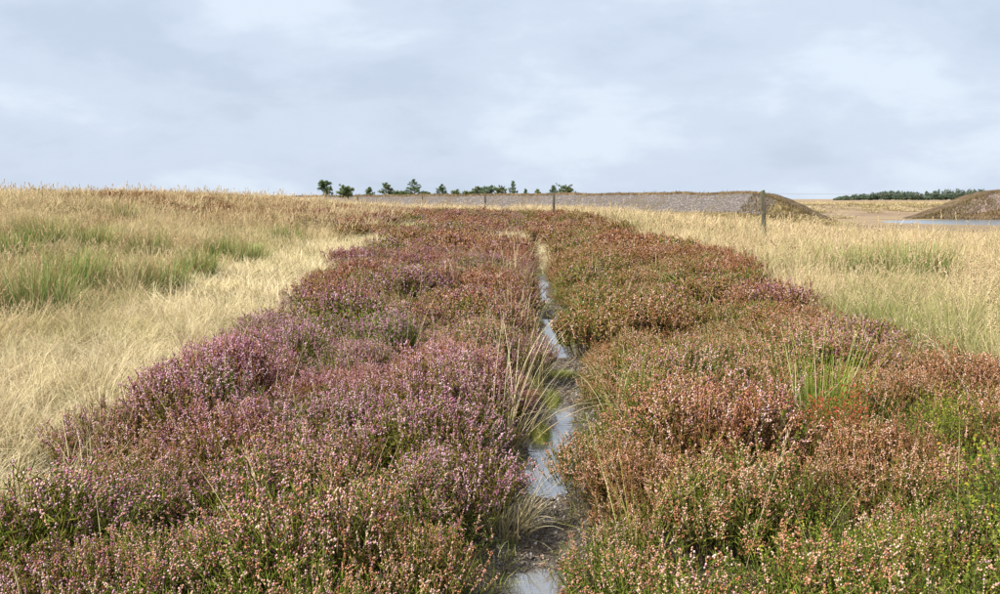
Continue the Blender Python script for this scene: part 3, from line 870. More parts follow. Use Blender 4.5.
for (px, D, ty) in posts:
    X = (px - 500) / F_PX * D
    pts.append((X, D, float(land(X, D)), EYE + (199 - ty) / F_PX * D))
fr = empty('wire_fence', (pts[0][0], pts[0][1], pts[0][2])); tag(fr, 'post and wire fence with weathered timber posts crossing the moor grass', 'fence')
fo = np.array(fr.location)
tops = []
for k, (X, D, zb, zt) in enumerate(pts):
    mb = MB(); w = 0.060
    lx, ly = rng.normal(0, .035, 2)
    rows = []
    for (z, ww, f) in ((zb - .3, w, 0), (zb + .2, w, .2), (zt - .04, w * .96, .95), (zt - .006, w * .8, 1)):
        h = z - zb
        rows.append(np.array([[X + lx * h + sx * ww, D + ly * h + sy * ww, z + (0.02 * sx if f == 1 else 0)] for sx, sy in ((-1, -1), (-.8, -1.05), (.8, -1.05), (1, -1), (1, 1), (.8, 1.05), (-.8, 1.05), (-1, 1))]))
    V = np.vstack(rows) - fo
    F4 = [[r * 8 + i, r * 8 + (i + 1) % 8, r * 8 + 8 + (i + 1) % 8, r * 8 + 8 + i] for r in range(3) for i in range(8)]
    mb.add(V, np.array(F4))
    top = np.vstack([rows[-1] - fo, [rows[-1].mean(0) - fo + np.array([0, 0, .006])]])
    mb.add(top, np.array([[i, (i + 1) % 8, 8] for i in range(8)]))
    mb.obj('post', M['timber'], fr)
    tops.append(np.array([X + lx * 1.0, D - 0.07, zt]) - fo)
order = [5, 0, 1, 2, 3, 4]
for drop in (0.10, 0.42, 0.72):
    mb = MB()
    P3 = []
    for a, b in zip(order, order[1:]):
        for q in np.linspace(0, 1, 9)[:-1]:
            p = tops[a] * (1 - q) + tops[b] * q; p[2] -= drop + 0.05 * 4 * q * (1 - q); P3.append(p)
    P3.append(tops[order[-1]] - np.array([0, 0, drop]))
    tube(mb, np.array(P3), np.full(len(P3), .0030), 4, cap=False)
    mb.obj('wire', M['wire'], fr)

# ------------------------------------------------------------------ plant prototypes (shared by the ground cover)
rich0 = [heather_tuft('heather_tuft', 0, 26, .50) for k in range(6)]
spar0 = [heather_tuft('heather_tuft', 0, 26, .12) for k in range(4)]
rich1 = [heather_tuft('heather_tuft', 1, 24, .66, .13) for k in range(5)]
spar1 = [heather_tuft('heather_tuft', 1, 24, .18, .13) for k in range(3)]
rich2 = [heather_tuft('heather_tuft', 2, 24, .62, .20) for k in range(4)]
bil = [leafy_tuft('bilberry_tuft', 20, M['bilberry']) for k in range(4)] + [leafy_tuft('bilberry_tuft', 18, M['bilberry_y']) for k in range(2)]
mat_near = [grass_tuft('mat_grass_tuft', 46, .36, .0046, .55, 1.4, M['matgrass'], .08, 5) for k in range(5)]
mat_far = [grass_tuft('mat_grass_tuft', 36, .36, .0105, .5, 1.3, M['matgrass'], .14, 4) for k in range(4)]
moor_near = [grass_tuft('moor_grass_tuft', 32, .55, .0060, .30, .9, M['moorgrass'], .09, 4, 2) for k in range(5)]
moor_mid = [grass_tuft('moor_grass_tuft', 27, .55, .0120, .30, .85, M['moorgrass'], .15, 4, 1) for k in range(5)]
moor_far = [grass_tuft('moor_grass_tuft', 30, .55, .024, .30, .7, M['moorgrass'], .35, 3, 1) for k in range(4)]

# ------------------------------------------------------------------ heather cover
def edge_dist(X, Y):
    """distance inside the heather beds (negative outside)"""
    rag = 1.0 * (fbm(X * 1.1, Y * 1.1, 47) - .5) * ss(3, 8, Y)
    nl = np.minimum(X - bed_left(Y) + rag, path_l(Y) - .11 - X)
    nr = np.minimum(X - path_r(Y) - .06, bed_right(Y) - X + rag)
    d = np.maximum(nl, nr)
    # beyond the head of the path the beds run together up to the fence
    far = np.minimum(np.minimum(Y - 33, 60 - Y), np.minimum(X + 9.5 + .2 * (Y - 45), bed_right(Y) - X))
    d = np.where(Y > 33, np.maximum(d * (Y < 38), far), d)
    return d + 0.30 * (fbm(X * 1.3, Y * 1.3, 44) - .5)

def worley(X, Y, size, seed):
    x = np.asarray(X, float) / size; y = np.asarray(Y, float) / size
    ix = np.floor(x).astype(np.int64); iy = np.floor(y).astype(np.int64)
    d1 = np.full(x.shape, 9.); d2 = np.full(x.shape, 9.); cid = np.zeros(x.shape)
    for a in (-1, 0, 1):
        for b in (-1, 0, 1):
            cx = ix + a + _hash(ix + a, iy + b, seed); cy = iy + b + _hash(ix + a, iy + b, seed + 1)
            d = np.hypot(x - cx, y - cy); idv = _hash(ix + a, iy + b, seed + 2)
            closer = d < d1
            d2 = np.where(closer, d1, np.minimum(d2, d)); cid = np.where(closer, idv, cid); d1 = np.where(closer, d, d1)
    return d2 - d1, cid

def mound(X, Y):
    w = .22 * (vnoise(X * 3, Y * 3, 61) - .5); w2 = .22 * (vnoise(X * 3, Y * 3, 62) - .5)
    return worley(X + w, Y + w2, .82, 70)

def bed_height(X, Y):
    g_, cid = mound(X, Y)
    return .11 + (.16 + .29 * cid) * ss(-.02, .5, g_) + .12 * (fbm(X * .6, Y * .6, 71, 2) - .3)

def bloom_f(X, Y):
    left = X < 0.5 * (path_l(Y) + path_r(Y))
    n = fbm(X * .7, Y * .7, 90, 3)
    b = np.where(left, 0.23 + 0.28 * ss(4.4, 6.4, Y) + 1.25 * (n - .5), 0.06 + 0.7 * (n - .45))
    b = b + .35 * (mound(X, Y)[1] - .5)
    b = np.where(Y > 26, np.where(X < 1.2, .46, .2) + 1.2 * (n - .5), b)
    b = np.where((~left) & (X > 3.2) & (Y > 9) & (Y < 13), .55, b)
    b = np.where((X < -1.0) & (Y < 4.6), b + .12, b)
    return np.clip(b, 0, 1)

def green_f(X, Y):
    left = X < 0.5 * (path_l(Y) + path_r(Y))
    n = fbm(X * .8 + 5, Y * .8, 95, 3)
    gq = np.where(left, 0.28, 0.36) + 1.0 * (n - .5) + 0.20 * (1 - ss(3.2, 5.0, Y)) + np.where(left, 0, .35) * (1 - ss(3.6, 4.8, Y))
    gq = gq + np.where((~left), 0.6 * np.exp(-(((X - 1.9) / .9) ** 2 + ((Y - 8.3) / 1.2) ** 2)), 0)
    gq = gq + .5 * (((mound(X, Y)[1] * 7.3) % 1) - .5)
    gq = np.where(Y > 20, gq - .12, gq)
    return np.clip(gq, 0, 1)

def bil_f(X, Y):
    """bilberry and crowberry patches in the right-hand bed"""
    n = fbm(X * 1.2 + 3, Y * 1.2, 101, 3)
    a = ss(.85, 1.35, X) * (1 - ss(3.9, 4.7, Y + .35 * (n - .5) * 4))
    b = np.exp(-(((X - 2.5) / .9) ** 2 + ((Y - 5.9) / .55) ** 2)) * 1.1
    return np.clip(np.maximum(a * 0.9, b * .95), 0, 1) * ss(.28, .48, n + .12)

def heather_layer(name, label, x0, x1, y0, y1, dens, rich, sparse, nom_r, keep):
    X, Y = field(x0, x1, y0, y1, dens)
    k = (edge_dist(X, Y) > 0.03) & keep(X, Y)
    k &= rng.random(len(X)) < .16 + .84 * ss(0.0, .22, mound(X, Y)[0])
    k &= ~(rng.random(len(X)) < bil_f(X, Y) * .9)
    for (bx, by, br) in BUSH_SPOTS:
        k &= np.hypot(X - bx, Y - by) > br * .55
    for (bx, by, br) in CLEAR:
        k &= np.hypot(X - bx, (Y - by) * .8) > br
    k &= ~in_pale(X, Y)
    X, Y = X[k], Y[k]; n = len(X)
    ed = edge_dist(X, Y)
    H = bed_height(X, Y) * (0.55 + .45 * ss(0, .35, ed))
    e = .06
    gx_ = (bed_height(X + e, Y) * ss(-.1, .35, edge_dist(X + e, Y)) - bed_height(X - e, Y) * ss(-.1, .35, edge_dist(X - e, Y))) / (2 * e)
    gy_ = (bed_height(X, Y + e) * ss(-.1, .35, edge_dist(X, Y + e)) - bed_height(X, Y - e) * ss(-.1, .35, edge_dist(X, Y - e))) / (2 * e)
    ty = np.clip(-gx_ * .45, -.55, .55) + rng.normal(0, .08, n)      # lean out of the mound
    tx = np.clip(gy_ * .45, -.55, .55) + rng.normal(0, .08, n)
    Hs = H / .42
    wide = nom_r * (0.85 + .35 * rng.random(n)) * np.clip(Hs, .75, 1.2)
    rot = np.stack([tx, ty, rng.random(n) * 6.283], 1)
    scl = np.stack([wide, wide, Hs * (0.88 + .26 * rng.random(n))], 1)
    nr, nsz = len(rich), len(sparse)
    rf = np.clip(.40 + .5 * ss(.08, .45, mound(X, Y)[0]) + .3 * (((mound(X, Y)[1] * 3.7) % 1) - .5) + .9 * (fbm(X * .9, Y * .9, 120) - .5) - .45 * ss(.9, 1.6, X) * (1 - ss(4.2, 5.2, Y)), .1, .95)
    pick = np.where(rng.random(n) < rf, rng.integers(0, nr, n), nr + rng.integers(0, max(1, nsz), n)) if nsz else rng.integers(0, nr, n)
    # joined geometry comes out last-first
    pick = nr + nsz - 1 - pick
    pos = np.stack([X, Y, land(X, Y)], 1)
    return scatter(name, list(rich) + list(sparse), pos, rot, scl, pick, {'bloom': bloom_f(X, Y), 'green': np.clip(green_f(X, Y) + rng.normal(0, .1, n), 0, 1)}, label, 'heather')

# prominent single bushes: pixel of the top, height, radius, bloom, green, label
BUSHES = [
    (590, 305, .56, .42, .05, .35, 'rust-brown heather bush bulging over the right side of the path at the third puddle'),
    (690, 243, .75, .55, .00, .10, 'dark brown heather bush standing up against the tall grass right of centre'),
    (655, 236, .70, .50, .10, .15, 'brown heather bush just left of the tallest dark one by the grass'),
    (105, 400, .50, .34, .55, .30, 'dark spiky heather bush at the left bed edge beside pale grass'),
    (352, 222, .70, .70, .25, .30, 'dark heather bush at the end of the pale grass strip'),
    (300, 322, .46, .40, .95, .30, 'bright mauve heather bush in the middle of the left bed'),
    (380, 262, .48, .45, .95, .25, 'mauve heather bush at the far left-bed edge by the pale strip'),
    (265, 500, .42, .30, .40, .50, 'rust and pink heather bush in the left foreground'),
    (455, 440, .46, .36, .85, .35, 'bright pink heather bush leaning towards the long puddle'),
    (410, 520, .42, .28, .30, .45, 'rusty heather bush left of the path at the near edge'),
    (600, 430, .42, .30, .05, .40, 'rust heather bush on the right edge of the long puddle'),
    (640, 345, .48, .36, .05, .45, 'rust-tipped heather bush right of the grassy step on the path'),
    (800, 300, .55, .45, .05, .10, 'brown heather bush at the right bed edge below the tall grass'),
    (860, 315, .52, .45, .70, .25, 'mauve-tinged heather bush at the right bed edge'),
    (960, 350, .50, .42, .10, .15, 'brown heather bush at the right edge beside the golden grass'),
    (940, 500, .38, .26, .25, .90, 'green heather bush with few pale flowers in the lower right corner'),
    (520, 330, .46, .36, .70, .35, 'mauve heather bush overhanging the left side of the path'),
    (720, 470, .44, .34, .05, .50, 'pale rust heather bush in the right foreground below the green rushes'),
    (60, 540, .42, .30, .60, .40, 'pink heather bush in the lower left corner'),
    (560, 228, .62, .60, .70, .20, 'mauve heather bush at the head of the path'),
]
BUSH_SPOTS = []
for b in BUSHES:
    x, y = spot(b[0], b[1], b[2] * .95); BUSH_SPOTS.append((x, y, b[3]))

def heather_bush_meshes(lod, n):
    wd, lf, fl = MB(), MB(), MB()
    for k in range(n):
        r = math.sqrt(rng.random()); a = rng.random() * 6.283
        base = np.array([.5 * r * math.cos(a), .5 * r * math.sin(a), 0])
        heather_sprig(wd, lf, fl, base * .8, a + rng.normal(0, .3), .08 + .75 * r * rng.random() ** .5, (1.0 - .28 * r) * (.75 + .3 * rng.random()), rng.random() < .8, lod)
    return wd, lf, fl
def scale_mb(mb, sx, sz):
    for v in mb.v: v[:, :2] *= sx; v[:, 2] *= sz
bush_protos = {}
def bush_proto(lod, k):
    """unit bush: sprigs drawn at metre size around a dome of the given height and radius"""
    key = (lod, k)
    if key not in bush_protos:
        wd, lf, fl = MB(), MB(), MB()
        H, Rr = .46, .36
        n = (190, 130, 90)[lod]
        for q in range(n):
            r = math.sqrt(rng.random()); a = rng.random() * 6.283
            base = np.array([.55 * Rr * r * math.cos(a), .55 * Rr * r * math.sin(a), -.02])
            heather_sprig(wd, lf, fl, base, a + rng.normal(0, .3), .06 + .75 * r * (.4 + .6 * rng.random()), H * (1.02 - .22 * r) * (.78 + .3 * rng.random()), rng.random() < .72, lod)
        bush_protos[key] = (wd.mesh('stems', [M['wood']]), lf.mesh('leafy_shoots', [M['wood'], M['shoot']]), fl.mesh('flower_spikes', [M['wood'], M['shoot'], M['floret']]))
    return bush_protos[key]
for k, (b, (x, y, rr)) in enumerate(zip(BUSHES, BUSH_SPOTS)):
    px, py, hh, _, bl, gr, lb = b
    lod = 0 if y < 9 else (1 if y < 20 else 2)
    root = empty('heather_bush', (x, y, float(land(x, y))), rng.random() * 6.28, (rr / .36, rr / .36, hh / .46))
    tag(root, lb, 'heather', 'prominent heather bushes')
    for nm, me in zip(('stems', 'leafy_shoots', 'flower_spikes'), bush_proto(lod, k % 3)):
        o = bpy.data.objects.new(nm, me); COL.objects.link(o); o.parent = root
        o['bloom'] = float(bl); o['green'] = float(gr); o['kind'] = 'stuff'

CLEAR = []
PALE = []
for (px, py, rx, ry) in [(502, 240, .85, 1.5), (411, 229, .9, 2.2)]:
    x, y = spot(px, py, .12); PALE.append((x, y, rx, ry))
def in_pale(X, Y):
    k = np.zeros(np.shape(X), bool)
    for (x, y, rx, ry) in PALE: k |= ((X - x) / rx) ** 2 + ((Y - y) / ry) ** 2 < .7 + .6 * vnoise(X * 1.5, Y * 1.5, 300)
    return k
# ------------------------------------------------------------------ path litter and stones
mb = MB()
def litter(n, y0, y1, fn):
    Y = y0 + (y1 - y0) * rng.random(n); X = path_l(Y) - .1 + (path_r(Y) - path_l(Y) + .2) * rng.random(n)
    fn(X, Y, land(X, Y))
def stones(X, Y, Z):
    sz = .003 + .010 * rng.random(len(X)) ** 3
    grains(mb, np.stack([X, Y, Z + sz * .2], 1), sz, rng.random(len(X)), 0)
def twigs(X, Y, Z):
    a = rng.random(len(X)) * 6.28; ln = .02 + .10 * rng.random(len(X)) ** 2
    A_ = np.stack([X, Y, Z + .004], 1); B_ = A_ + np.stack([np.cos(a) * ln, np.sin(a) * ln, .012 * rng.random(len(X))], 1)
    spindles(mb, A_, B_, .0026, rng.random(len(X)), 1)
litter(16000, 2.6, 16, stones); litter(13000, 2.6, 16, twigs)
M['grit'] = simple_leaf('path_grit', [(0, (0.06, 0.05, 0.042)), (0.5, (0.15, 0.13, 0.11)), (0.9, (0.27, 0.24, 0.21)), (1, (0.42, 0.39, 0.36))], 0.0)
M['twig'] = simple_leaf('dead_heather_twigs', [(0, (0.05, 0.032, 0.02)), (0.6, (0.16, 0.11, 0.07)), (1, (0.36, 0.28, 0.18))], 0.0)
tag(mb.obj('path_litter', [M['grit'], M['twig']]), 'grit, twigs and dead plant litter strewn along the wet path', 'litter', kind='stuff')

# ------------------------------------------------------------------ single plants that stand out
def clump(name, px, py, h, r, n, mats, label, cat, group, parts, lean=.30, curl=.5, tint=.1, width=.004, dry=.4, rise=0.0):
    x, y = spot(px, py, rise)
    root = empty(name, (x, y, float(land(x, y)))); tag(root, label, cat, group); CLEAR.append((x, y, r * (1.05 if name == 'rush_clump' else .9)))
    for j, (pn, mt) in enumerate(zip(parts, mats)):
        cnt = n if j == 0 else int(n * dry)
        q = r * np.sqrt(rng.random(cnt)); a = rng.random(cnt) * 6.283
        base = np.stack([q * np.cos(a), q * np.sin(a), np.full(cnt, -.02)], 1)
        ln = h * (.6 + .5 * rng.random(cnt)) * (1.0 if j == 0 else 1.08)
        mb = MB()
        blades(mb, base, a + rng.normal(0, .5, cnt), np.abs(rng.normal(0, lean, cnt)) * (.4 + q / r), ln, width * (.7 + .6 * rng.random(cnt)), curl * rng.random(cnt), 5, wmin=.3)
        o = mb.obj(pn, mt, root); o['tint'] = tint; o['kind'] = 'stuff'
    return root
RUSH = ('stems', 'dry_stems')
rushes = [
    (42, 252, .85, .55, 420, .25, 'large green rush clump at the far left'),
    (100, 292, .55, .40, 260, .10, 'low bright green rush clump between the left pair of tall clumps'),
    (35, 322, .80, .45, 420, .15, 'green rush clump at the left edge nearest the pale strip'),
    (150, 262, .70, .45, 300, .55, 'bluish grey-green rush clump left of the middle clump'),
    (197, 285, .62, .32, 300, .20, 'compact green rush clump above the pale grass strip'),
    (130, 300, .62, .45, 300, .95, 'reddish brown dry rush clump on the left'),
    (250, 268, .55, .36, 260, .30, 'yellow-green rush tussock where the pale strip bends'),
    (288, 246, .62, .42, 260, .20, 'dark green rush clump farthest right on the left meadow'),
    (125, 225, .75, .50, 220, .60, 'olive rush clump high on the left rise'),
    (10, 266, .75, .45, 380, .15, 'tall green rush clump cut by the left picture edge'),
    (72, 300, .75, .42, 380, .10, 'dark green rush clump between the left edge clump and the dry brown one'),
    (166, 300, .60, .34, 300, .30, 'olive rush clump between the dry brown clump and the compact one'),
    (222, 262, .60, .40, 260, .25, 'soft green rush clump left of the yellow-green tussock'),
    (95, 255, .70, .48, 340, .12, 'green rush clump right of the large one at far left'),
    (855, 282, .66, .60, 420, .45, 'pale grey-green rush clump in the right grass'),
    (912, 286, .75, .62, 520, .06, 'bright green rush clump in the right grass'),
]
for (px, py, h, r, n, tn, lb) in rushes:
    big = 1 if spot(px, py)[1] < 14 else 1.7
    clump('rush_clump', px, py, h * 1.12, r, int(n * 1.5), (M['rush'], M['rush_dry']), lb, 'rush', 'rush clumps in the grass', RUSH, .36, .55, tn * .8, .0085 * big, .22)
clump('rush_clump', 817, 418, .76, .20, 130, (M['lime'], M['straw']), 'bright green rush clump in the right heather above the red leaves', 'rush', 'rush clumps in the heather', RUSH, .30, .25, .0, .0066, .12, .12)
clump('rush_clump', 640, 418, .66, .13, 40, (M['lime'], M['straw']), 'sparse green rush blades by the right side of the long puddle', 'rush', 'rush clumps in the heather', RUSH, .42, .3, .25, .0048, .3, .12)
clump('rush_clump', 640, 548, .66, .07, 18, (M['lime'], M['straw']), 'yellow-green arching rush blades in the heather right of the near path', 'rush', 'rush clumps in the heather', RUSH, .32, .9, .85, .0050, .4, .1)
TUS = ('blades', 'bent_blades')
for (px, py, h, r, n, ln, lb) in [
    (500, 440, .72, .26, 75, .45, 'big straw grass tussock leaning over the left bank of the long puddle'),
    (515, 385, .64, .26, 60, .45, 'straw grass tussock above the big one on the left bank'),
    (503, 530, .28, .14, 110, .8, 'flattened straw tussock drooping onto the near path'),
    (100, 470, .52, .17, 190, .28, 'upright pale straw tussock beside the small wet hollow'),
    (15, 500, .26, .10, 70, .3, 'small pale straw tussock at the lower left edge'),
    (515, 330, .58, .26, 50, .4, 'thin straw tussock on the left bank by the third puddle'),
]:
    clump('grass_tussock', px, py, h, r, n, (M['straw'], M['matgrass']), lb, 'grass', 'straw tussocks', TUS, ln, 1.3, .05, .0052, .5)
# long bent stalks
def stalk_thing(px, py, length, az, lean, curl, label, w=.006, tint=0.0, rise=.0):
    x, y = spot(px, py, rise)
    mb = MB()
    z = float(land(x, y))
    P = blades(mb, [[0, 0, 0]], az, lean, length, w, curl, 10, [.4], 0, .2, .6)
    tip = P[0, -1]; d = P[0, -1] - P[0, -2]; d /= np.linalg.norm(d)
    q = np.linspace(-.16, 0, 14)[:, None]
    spindles(mb, tip + d * q, tip + d * (q + .035) + rng.normal(0, .008, (14, 3)), .0022, rng.random(14), 1)
    o = mb.obj('grass_stalk', [M['straw'], M['seed']], loc=(x, y, z)); o['tint'] = tint
    tag(o, label, 'grass')
stalk_thing(1004, 500, 1.05, 2.75, .12, .75, 'long pale stalk bending left at the right edge', .007, 0, .1)
stalk_thing(1000, 490, .95, 2.9, .16, .55, 'second long stalk close beside the bent one at the right edge', .006, 0, .1)
stalk_thing(735, 590, .75, .15, .22, .15, 'straight straw stalk leaning right in the right foreground', .007, .1, .1)
stalk_thing(285, 560, .60, 2.4, .45, .1, 'pale stalk leaning left in the left foreground heather', .006, 0, .1)

# red-leaved bilberry
for (px, py, sc, lb) in [(848, 425, .8, 'scarlet-leaved bilberry sprig patch right of the green rush clump'), (822, 430, .62, 'smaller scarlet bilberry patch at the foot of the green rush clump'), (942, 372, .45, 'tiny red bilberry sprig near the right bed edge'), (780, 425, .5, 'orange-red bilberry patch left of the scarlet ones')]:
    x, y = spot(px, py, .22)
    CLEAR.append((x, y, .13 * sc))
    root = empty('red_bilberry', (x, y, float(land(x, y)) + .04), rng.random() * 6, (sc * 1.1, sc * 1.1, 1.02)); tag(root, lb, 'bilberry', 'red bilberry patches')
    src = leafy_tuft('leaves', 20, M['red_leaf'], .45, .0075)
    src.name = 'leafy_stems'; COL.objects.link(src); src.parent = root

# moss and short green turf on the path edge
def moss(px, py, rx, ry, h, label, n=900):
    x, y = spot(px, py)
    root = empty('moss_cushion', (x, y, float(land(x, y)))); tag(root, label, 'moss', 'moss cushions by the path')
    mb = MB(); th = np.linspace(0, 2 * np.pi, 25)[:-1]
    rows = [np.stack([rx * q * np.cos(th) * (1 + .15 * np.sin(3 * th)), ry * q * np.sin(th), h * np.sqrt(np.maximum(0, 1 - q * q)) + th * 0 - .03], 1) for q in (1, .85, .6, .3)]
    V = np.vstack(rows + [np.array([[0, 0, h - .03]])])
    f = np.array([[r * 24 + i, r * 24 + (i + 1) % 24, r * 24 + 24 + (i + 1) % 24, r * 24 + 24 + i] for r in range(3) for i in range(24)])
    mb.add(V, f, .2); mb.add(V[72:], np.array([[i, (i + 1) % 24, 24] for i in range(24)]), .2)
    mb.obj('cushion', M['moss'], root, True)
    mb = MB()
    q = np.sqrt(rng.random(n)); a = rng.random(n) * 6.283
    base = np.stack([rx * q * np.cos(a), ry * q * np.sin(a), h * np.sqrt(1 - q * q * .98) - .035], 1)
    blades(mb, base, a, np.abs(rng.normal(0, .5, n)), .03 + .035 * rng.random(n), .003, .6, 2)
    tag(mb.obj('shoots', M['moss'], root), kind='stuff')
moss(540, 443, .085, .26, .13, 'bright green moss cushion on the left shore of the long puddle')
moss(563, 378, .20, .30, .05, 'green mossy step across the path above the long puddle', 1400)
moss(568, 345, .14, .35, .06, 'yellow-green mossy turf right of the third puddle', 1000)
moss(549, 400, .10, .3, .05, 'thin green moss ledge on the left above the long puddle', 700)

# ------------------------------------------------------------------ ground cover
mid_x = lambda Y: 0.5 * (path_l(Y) + path_r(Y))
near_l = lambda X, Y: X < mid_x(Y)
near_r = lambda X, Y: X >= mid_x(Y)
heather_layer('heather_carpet', 'pink and mauve heather carpet left of the wet path, near part', -8, 1.5, 1.7, 10, 85, rich0, spar0, .95, near_l)
heather_layer('heather_carpet', 'rust-brown and green heather carpet right of the wet path, near part', -.5, 7, 1.7, 10, 85, rich0, spar0, .95, near_r)
heather_layer('heather_carpet', 'mauve heather carpet left of the path, farther part', -6, 2, 10, 24, 55, rich1, spar1, 1.05, near_l)
heather_layer('heather_carpet', 'rust-brown heather carpet right of the path, farther part', 0, 7, 10, 24, 55, rich1, spar1, 1.05, near_r)
heather_layer('heather_carpet', 'brown heather spreading below the fence and embankment', -20, 7, 24, 61, 16, rich2, [], 1.25, lambda X, Y: X == X)

# bilberry among the right-hand heather
X, Y = field(.3, 6, 1.8, 7.5, 130)
k = (edge_dist(X, Y) > .02) & (rng.random(len(X)) < bil_f(X, Y)); X, Y = X[k], Y[k]; n = len(X)
s_ = (.75 + .5 * rng.random(n)) * bed_height(X, Y) / .40
scatter('bilberry_cover', bil, np.stack([X, Y, land(X, Y)], 1), np.stack([rng.normal(0, .15, n), rng.normal(0, .15, n), rng.random(n) * 6.28], 1),
        np.stack([np.maximum(s_, .8), np.maximum(s_, .8), s_], 1), rng.integers(0, 6, n), {'tint': np.zeros(n)}, 'bright green bilberry leaves growing through the right foreground heather', 'bilberry')

# ------------------------------------------------------------------ grasses
def grass_layer(name, label, x0, x1, y0, y1, dens, protos, keep, tint, hscale, wide=1.0):
    X, Y = field(x0, x1, y0, y1, dens)
    k = keep(X, Y) & (path_mask(X, Y) < .3)
    k &= rng.random(len(X)) < .45 + .55 * ss(0, .25, worley(X + .3 * vnoise(X * 2, Y * 2, 33), Y + .3 * vnoise(X * 2, Y * 2, 34), .55 if y1 < 20 else (.7 if y1 < 40 else 1.4), 210)[0])
    for (bx, by, br) in BUSH_SPOTS: k &= np.hypot(X - bx, Y - by) > br * .7
    for (bx, by, br) in CLEAR: k &= np.hypot(X - bx, np.where(Y < by, .55, 1.) * (Y - by)) > br
    X, Y = X[k], Y[k]; n = len(X)
    sz_ = .55 if y1 < 20 else (.7 if y1 < 40 else 1.4)
    gq, cid = worley(X + .3 * vnoise(X * 2, Y * 2, 33), Y + .3 * vnoise(X * 2, Y * 2, 34), sz_, 210)
    dome = ss(-.1, .6, gq)
    h = hscale(X, Y) * (.7 + .6 * rng.random(n)) * (.26 + .74 * dome) * (.65 + .6 * cid)
    e = .05 * sz_ / .42
    def hh_(x, y):
        return ss(-.1, .6, worley(x + .3 * vnoise(x * 2, y * 2, 33), y + .3 * vnoise(x * 2, y * 2, 34), sz_, 210)[0])
    tx = np.clip(.22 * (hh_(X, Y + e) - hh_(X, Y - e)) / .2, -.5, .5); ty = np.clip(-.22 * (hh_(X + e, Y) - hh_(X - e, Y)) / .2, -.5, .5)
    w = wide * (.85 + .4 * rng.random(n))
    rot = np.stack([tx + rng.normal(0, .14, n), ty + rng.normal(.06, .14, n), rng.random(n) * 6.283], 1)
    return scatter(name, protos, np.stack([X, Y, land(X, Y)], 1), rot, np.stack([w, w, h], 1), rng.integers(0, len(protos), n), {'tint': np.clip(tint(X, Y) + .5 * (((cid * 5.7) % 1) - .5) * (Y < 40) + rng.normal(0, .12, n), 0, 1)}, label, 'grass')
def strip_in(X, Y):
    wob = .5 * (fbm(X * .6, Y * .6, 140) - .5)
    return (X < bed_left(Y) + .25 + wob * .5) & (X > strip_left(Y) + wob * 1.6) & (Y < 36)
def hollow(X, Y): return ((X + 2.42) / .30) ** 2 + ((Y - 5.55) / .58) ** 2 > 1
tint_n = lambda lo, hi, sc, seed: (lambda X, Y: lo + (hi - lo) * ss(.35, .65, fbm(X * sc, Y * sc, seed)))
grass_layer('mat_grass', 'pale straw mat grass strip along the left heather bed', -9, -1.2, 1.8, 13, 72, mat_near, lambda X, Y: strip_in(X, Y) & hollow(X, Y), tint_n(0, .5, .9, 150), lambda X, Y: .85 + .5 * fbm(X * 1.5, Y * 1.5, 151), 1.05)
grass_layer('mat_grass', 'far end of the pale straw mat grass strip', -9, -1.5, 13, 36, 42, mat_far, strip_in, tint_n(0, .35, .6, 150), lambda X, Y: .8 + .3 * fbm(X, Y, 151), 1.1)
meadow_l = lambda X, Y: (X <= strip_left(Y) + .9 * (fbm(X * .6, Y * .6, 140) - .5)) | ((Y > 36) & (edge_dist(X, Y) < .1) & (X < 3))
meadow_r = lambda X, Y: (X > bed_right(Y) - .25 * fbm(X, Y, 160)) & (Y > 1.5)
lt = lambda X, Y: .08 + .46 * ss(.42, .64, fbm(X * .35, Y * .35, 170)) * (1 - ss(24, 40, Y))
rt = lambda X, Y: .10 + .6 * ss(.46, .66, fbm(X * .35, Y * .35, 175)) * (1 - ss(18, 30, Y))
lh = lambda X, Y: (.62 + .5 * fbm(X * .5, Y * .5, 180)) * (.78 + .22 * ss(20, 34, Y))
rh = lambda X, Y: (.76 - .22 * ss(20, 30, Y)) + .42 * fbm(X * .5, Y * .5, 185) + .5 * np.exp(-((X - 8.2) ** 2 + (Y - 30.0) ** 2) / 3)
grass_layer('moor_grass', 'tall golden and green moor grass on the left, near part', -14, -3, 4, 16, 42, moor_near, meadow_l, lt, lh, 1.1)
grass_layer('moor_grass', 'tall golden moor grass on the left rise', -30, -3, 16, 36, 22, moor_mid, meadow_l, lt, lh, 1.15)
grass_layer('moor_grass', 'far golden moor grass along the left skyline', -48, 3, 36, 76, 8, moor_far, meadow_l, lambda X, Y: X * 0 + .04, lh, 1.2)
grass_layer('moor_grass', 'tall golden moor grass at the right edge, near part', 3, 14, 4, 16, 42, moor_near, meadow_r, rt, rh, 1.1)
grass_layer('moor_grass', 'tall golden moor grass right of the heather', 3, 26, 16, 36, 22, moor_mid, meadow_r, rt, rh, 1.15)
grass_layer('moor_grass', 'far golden moor grass below the embankment', 0, 62, 36, 100, 6, moor_far, lambda X, Y: (X > bed_right(np.minimum(Y, 60)) - .3) & (land(X, Y) > -1.5) & (np.hypot((X - 92) / 46, (Y - 118) / 23) > 1) & ~((X > 28) & (Y > 74)), lambda X, Y: X * 0 + .05, lambda X, Y: (.75 + .3 * fbm(X * .5, Y * .5, 186)) * (1 - .85 * ss(55, 76, Y) * ss(24, 34, X)), 1.3)
grass_layer('moor_grass', 'far golden moor grass between heather and embankment', -42, 24, 61, 128, 4, moor_far, lambda X, Y: ((Y < 60) | (X < 3) | (Y > 100)) & (Y < 108 + .0 * X - (X + 46) * .35 + 50), lambda X, Y: X * 0 + .04, lambda X, Y: .75 + .3 * fbm(X * .5, Y * .5, 186), 1.5)
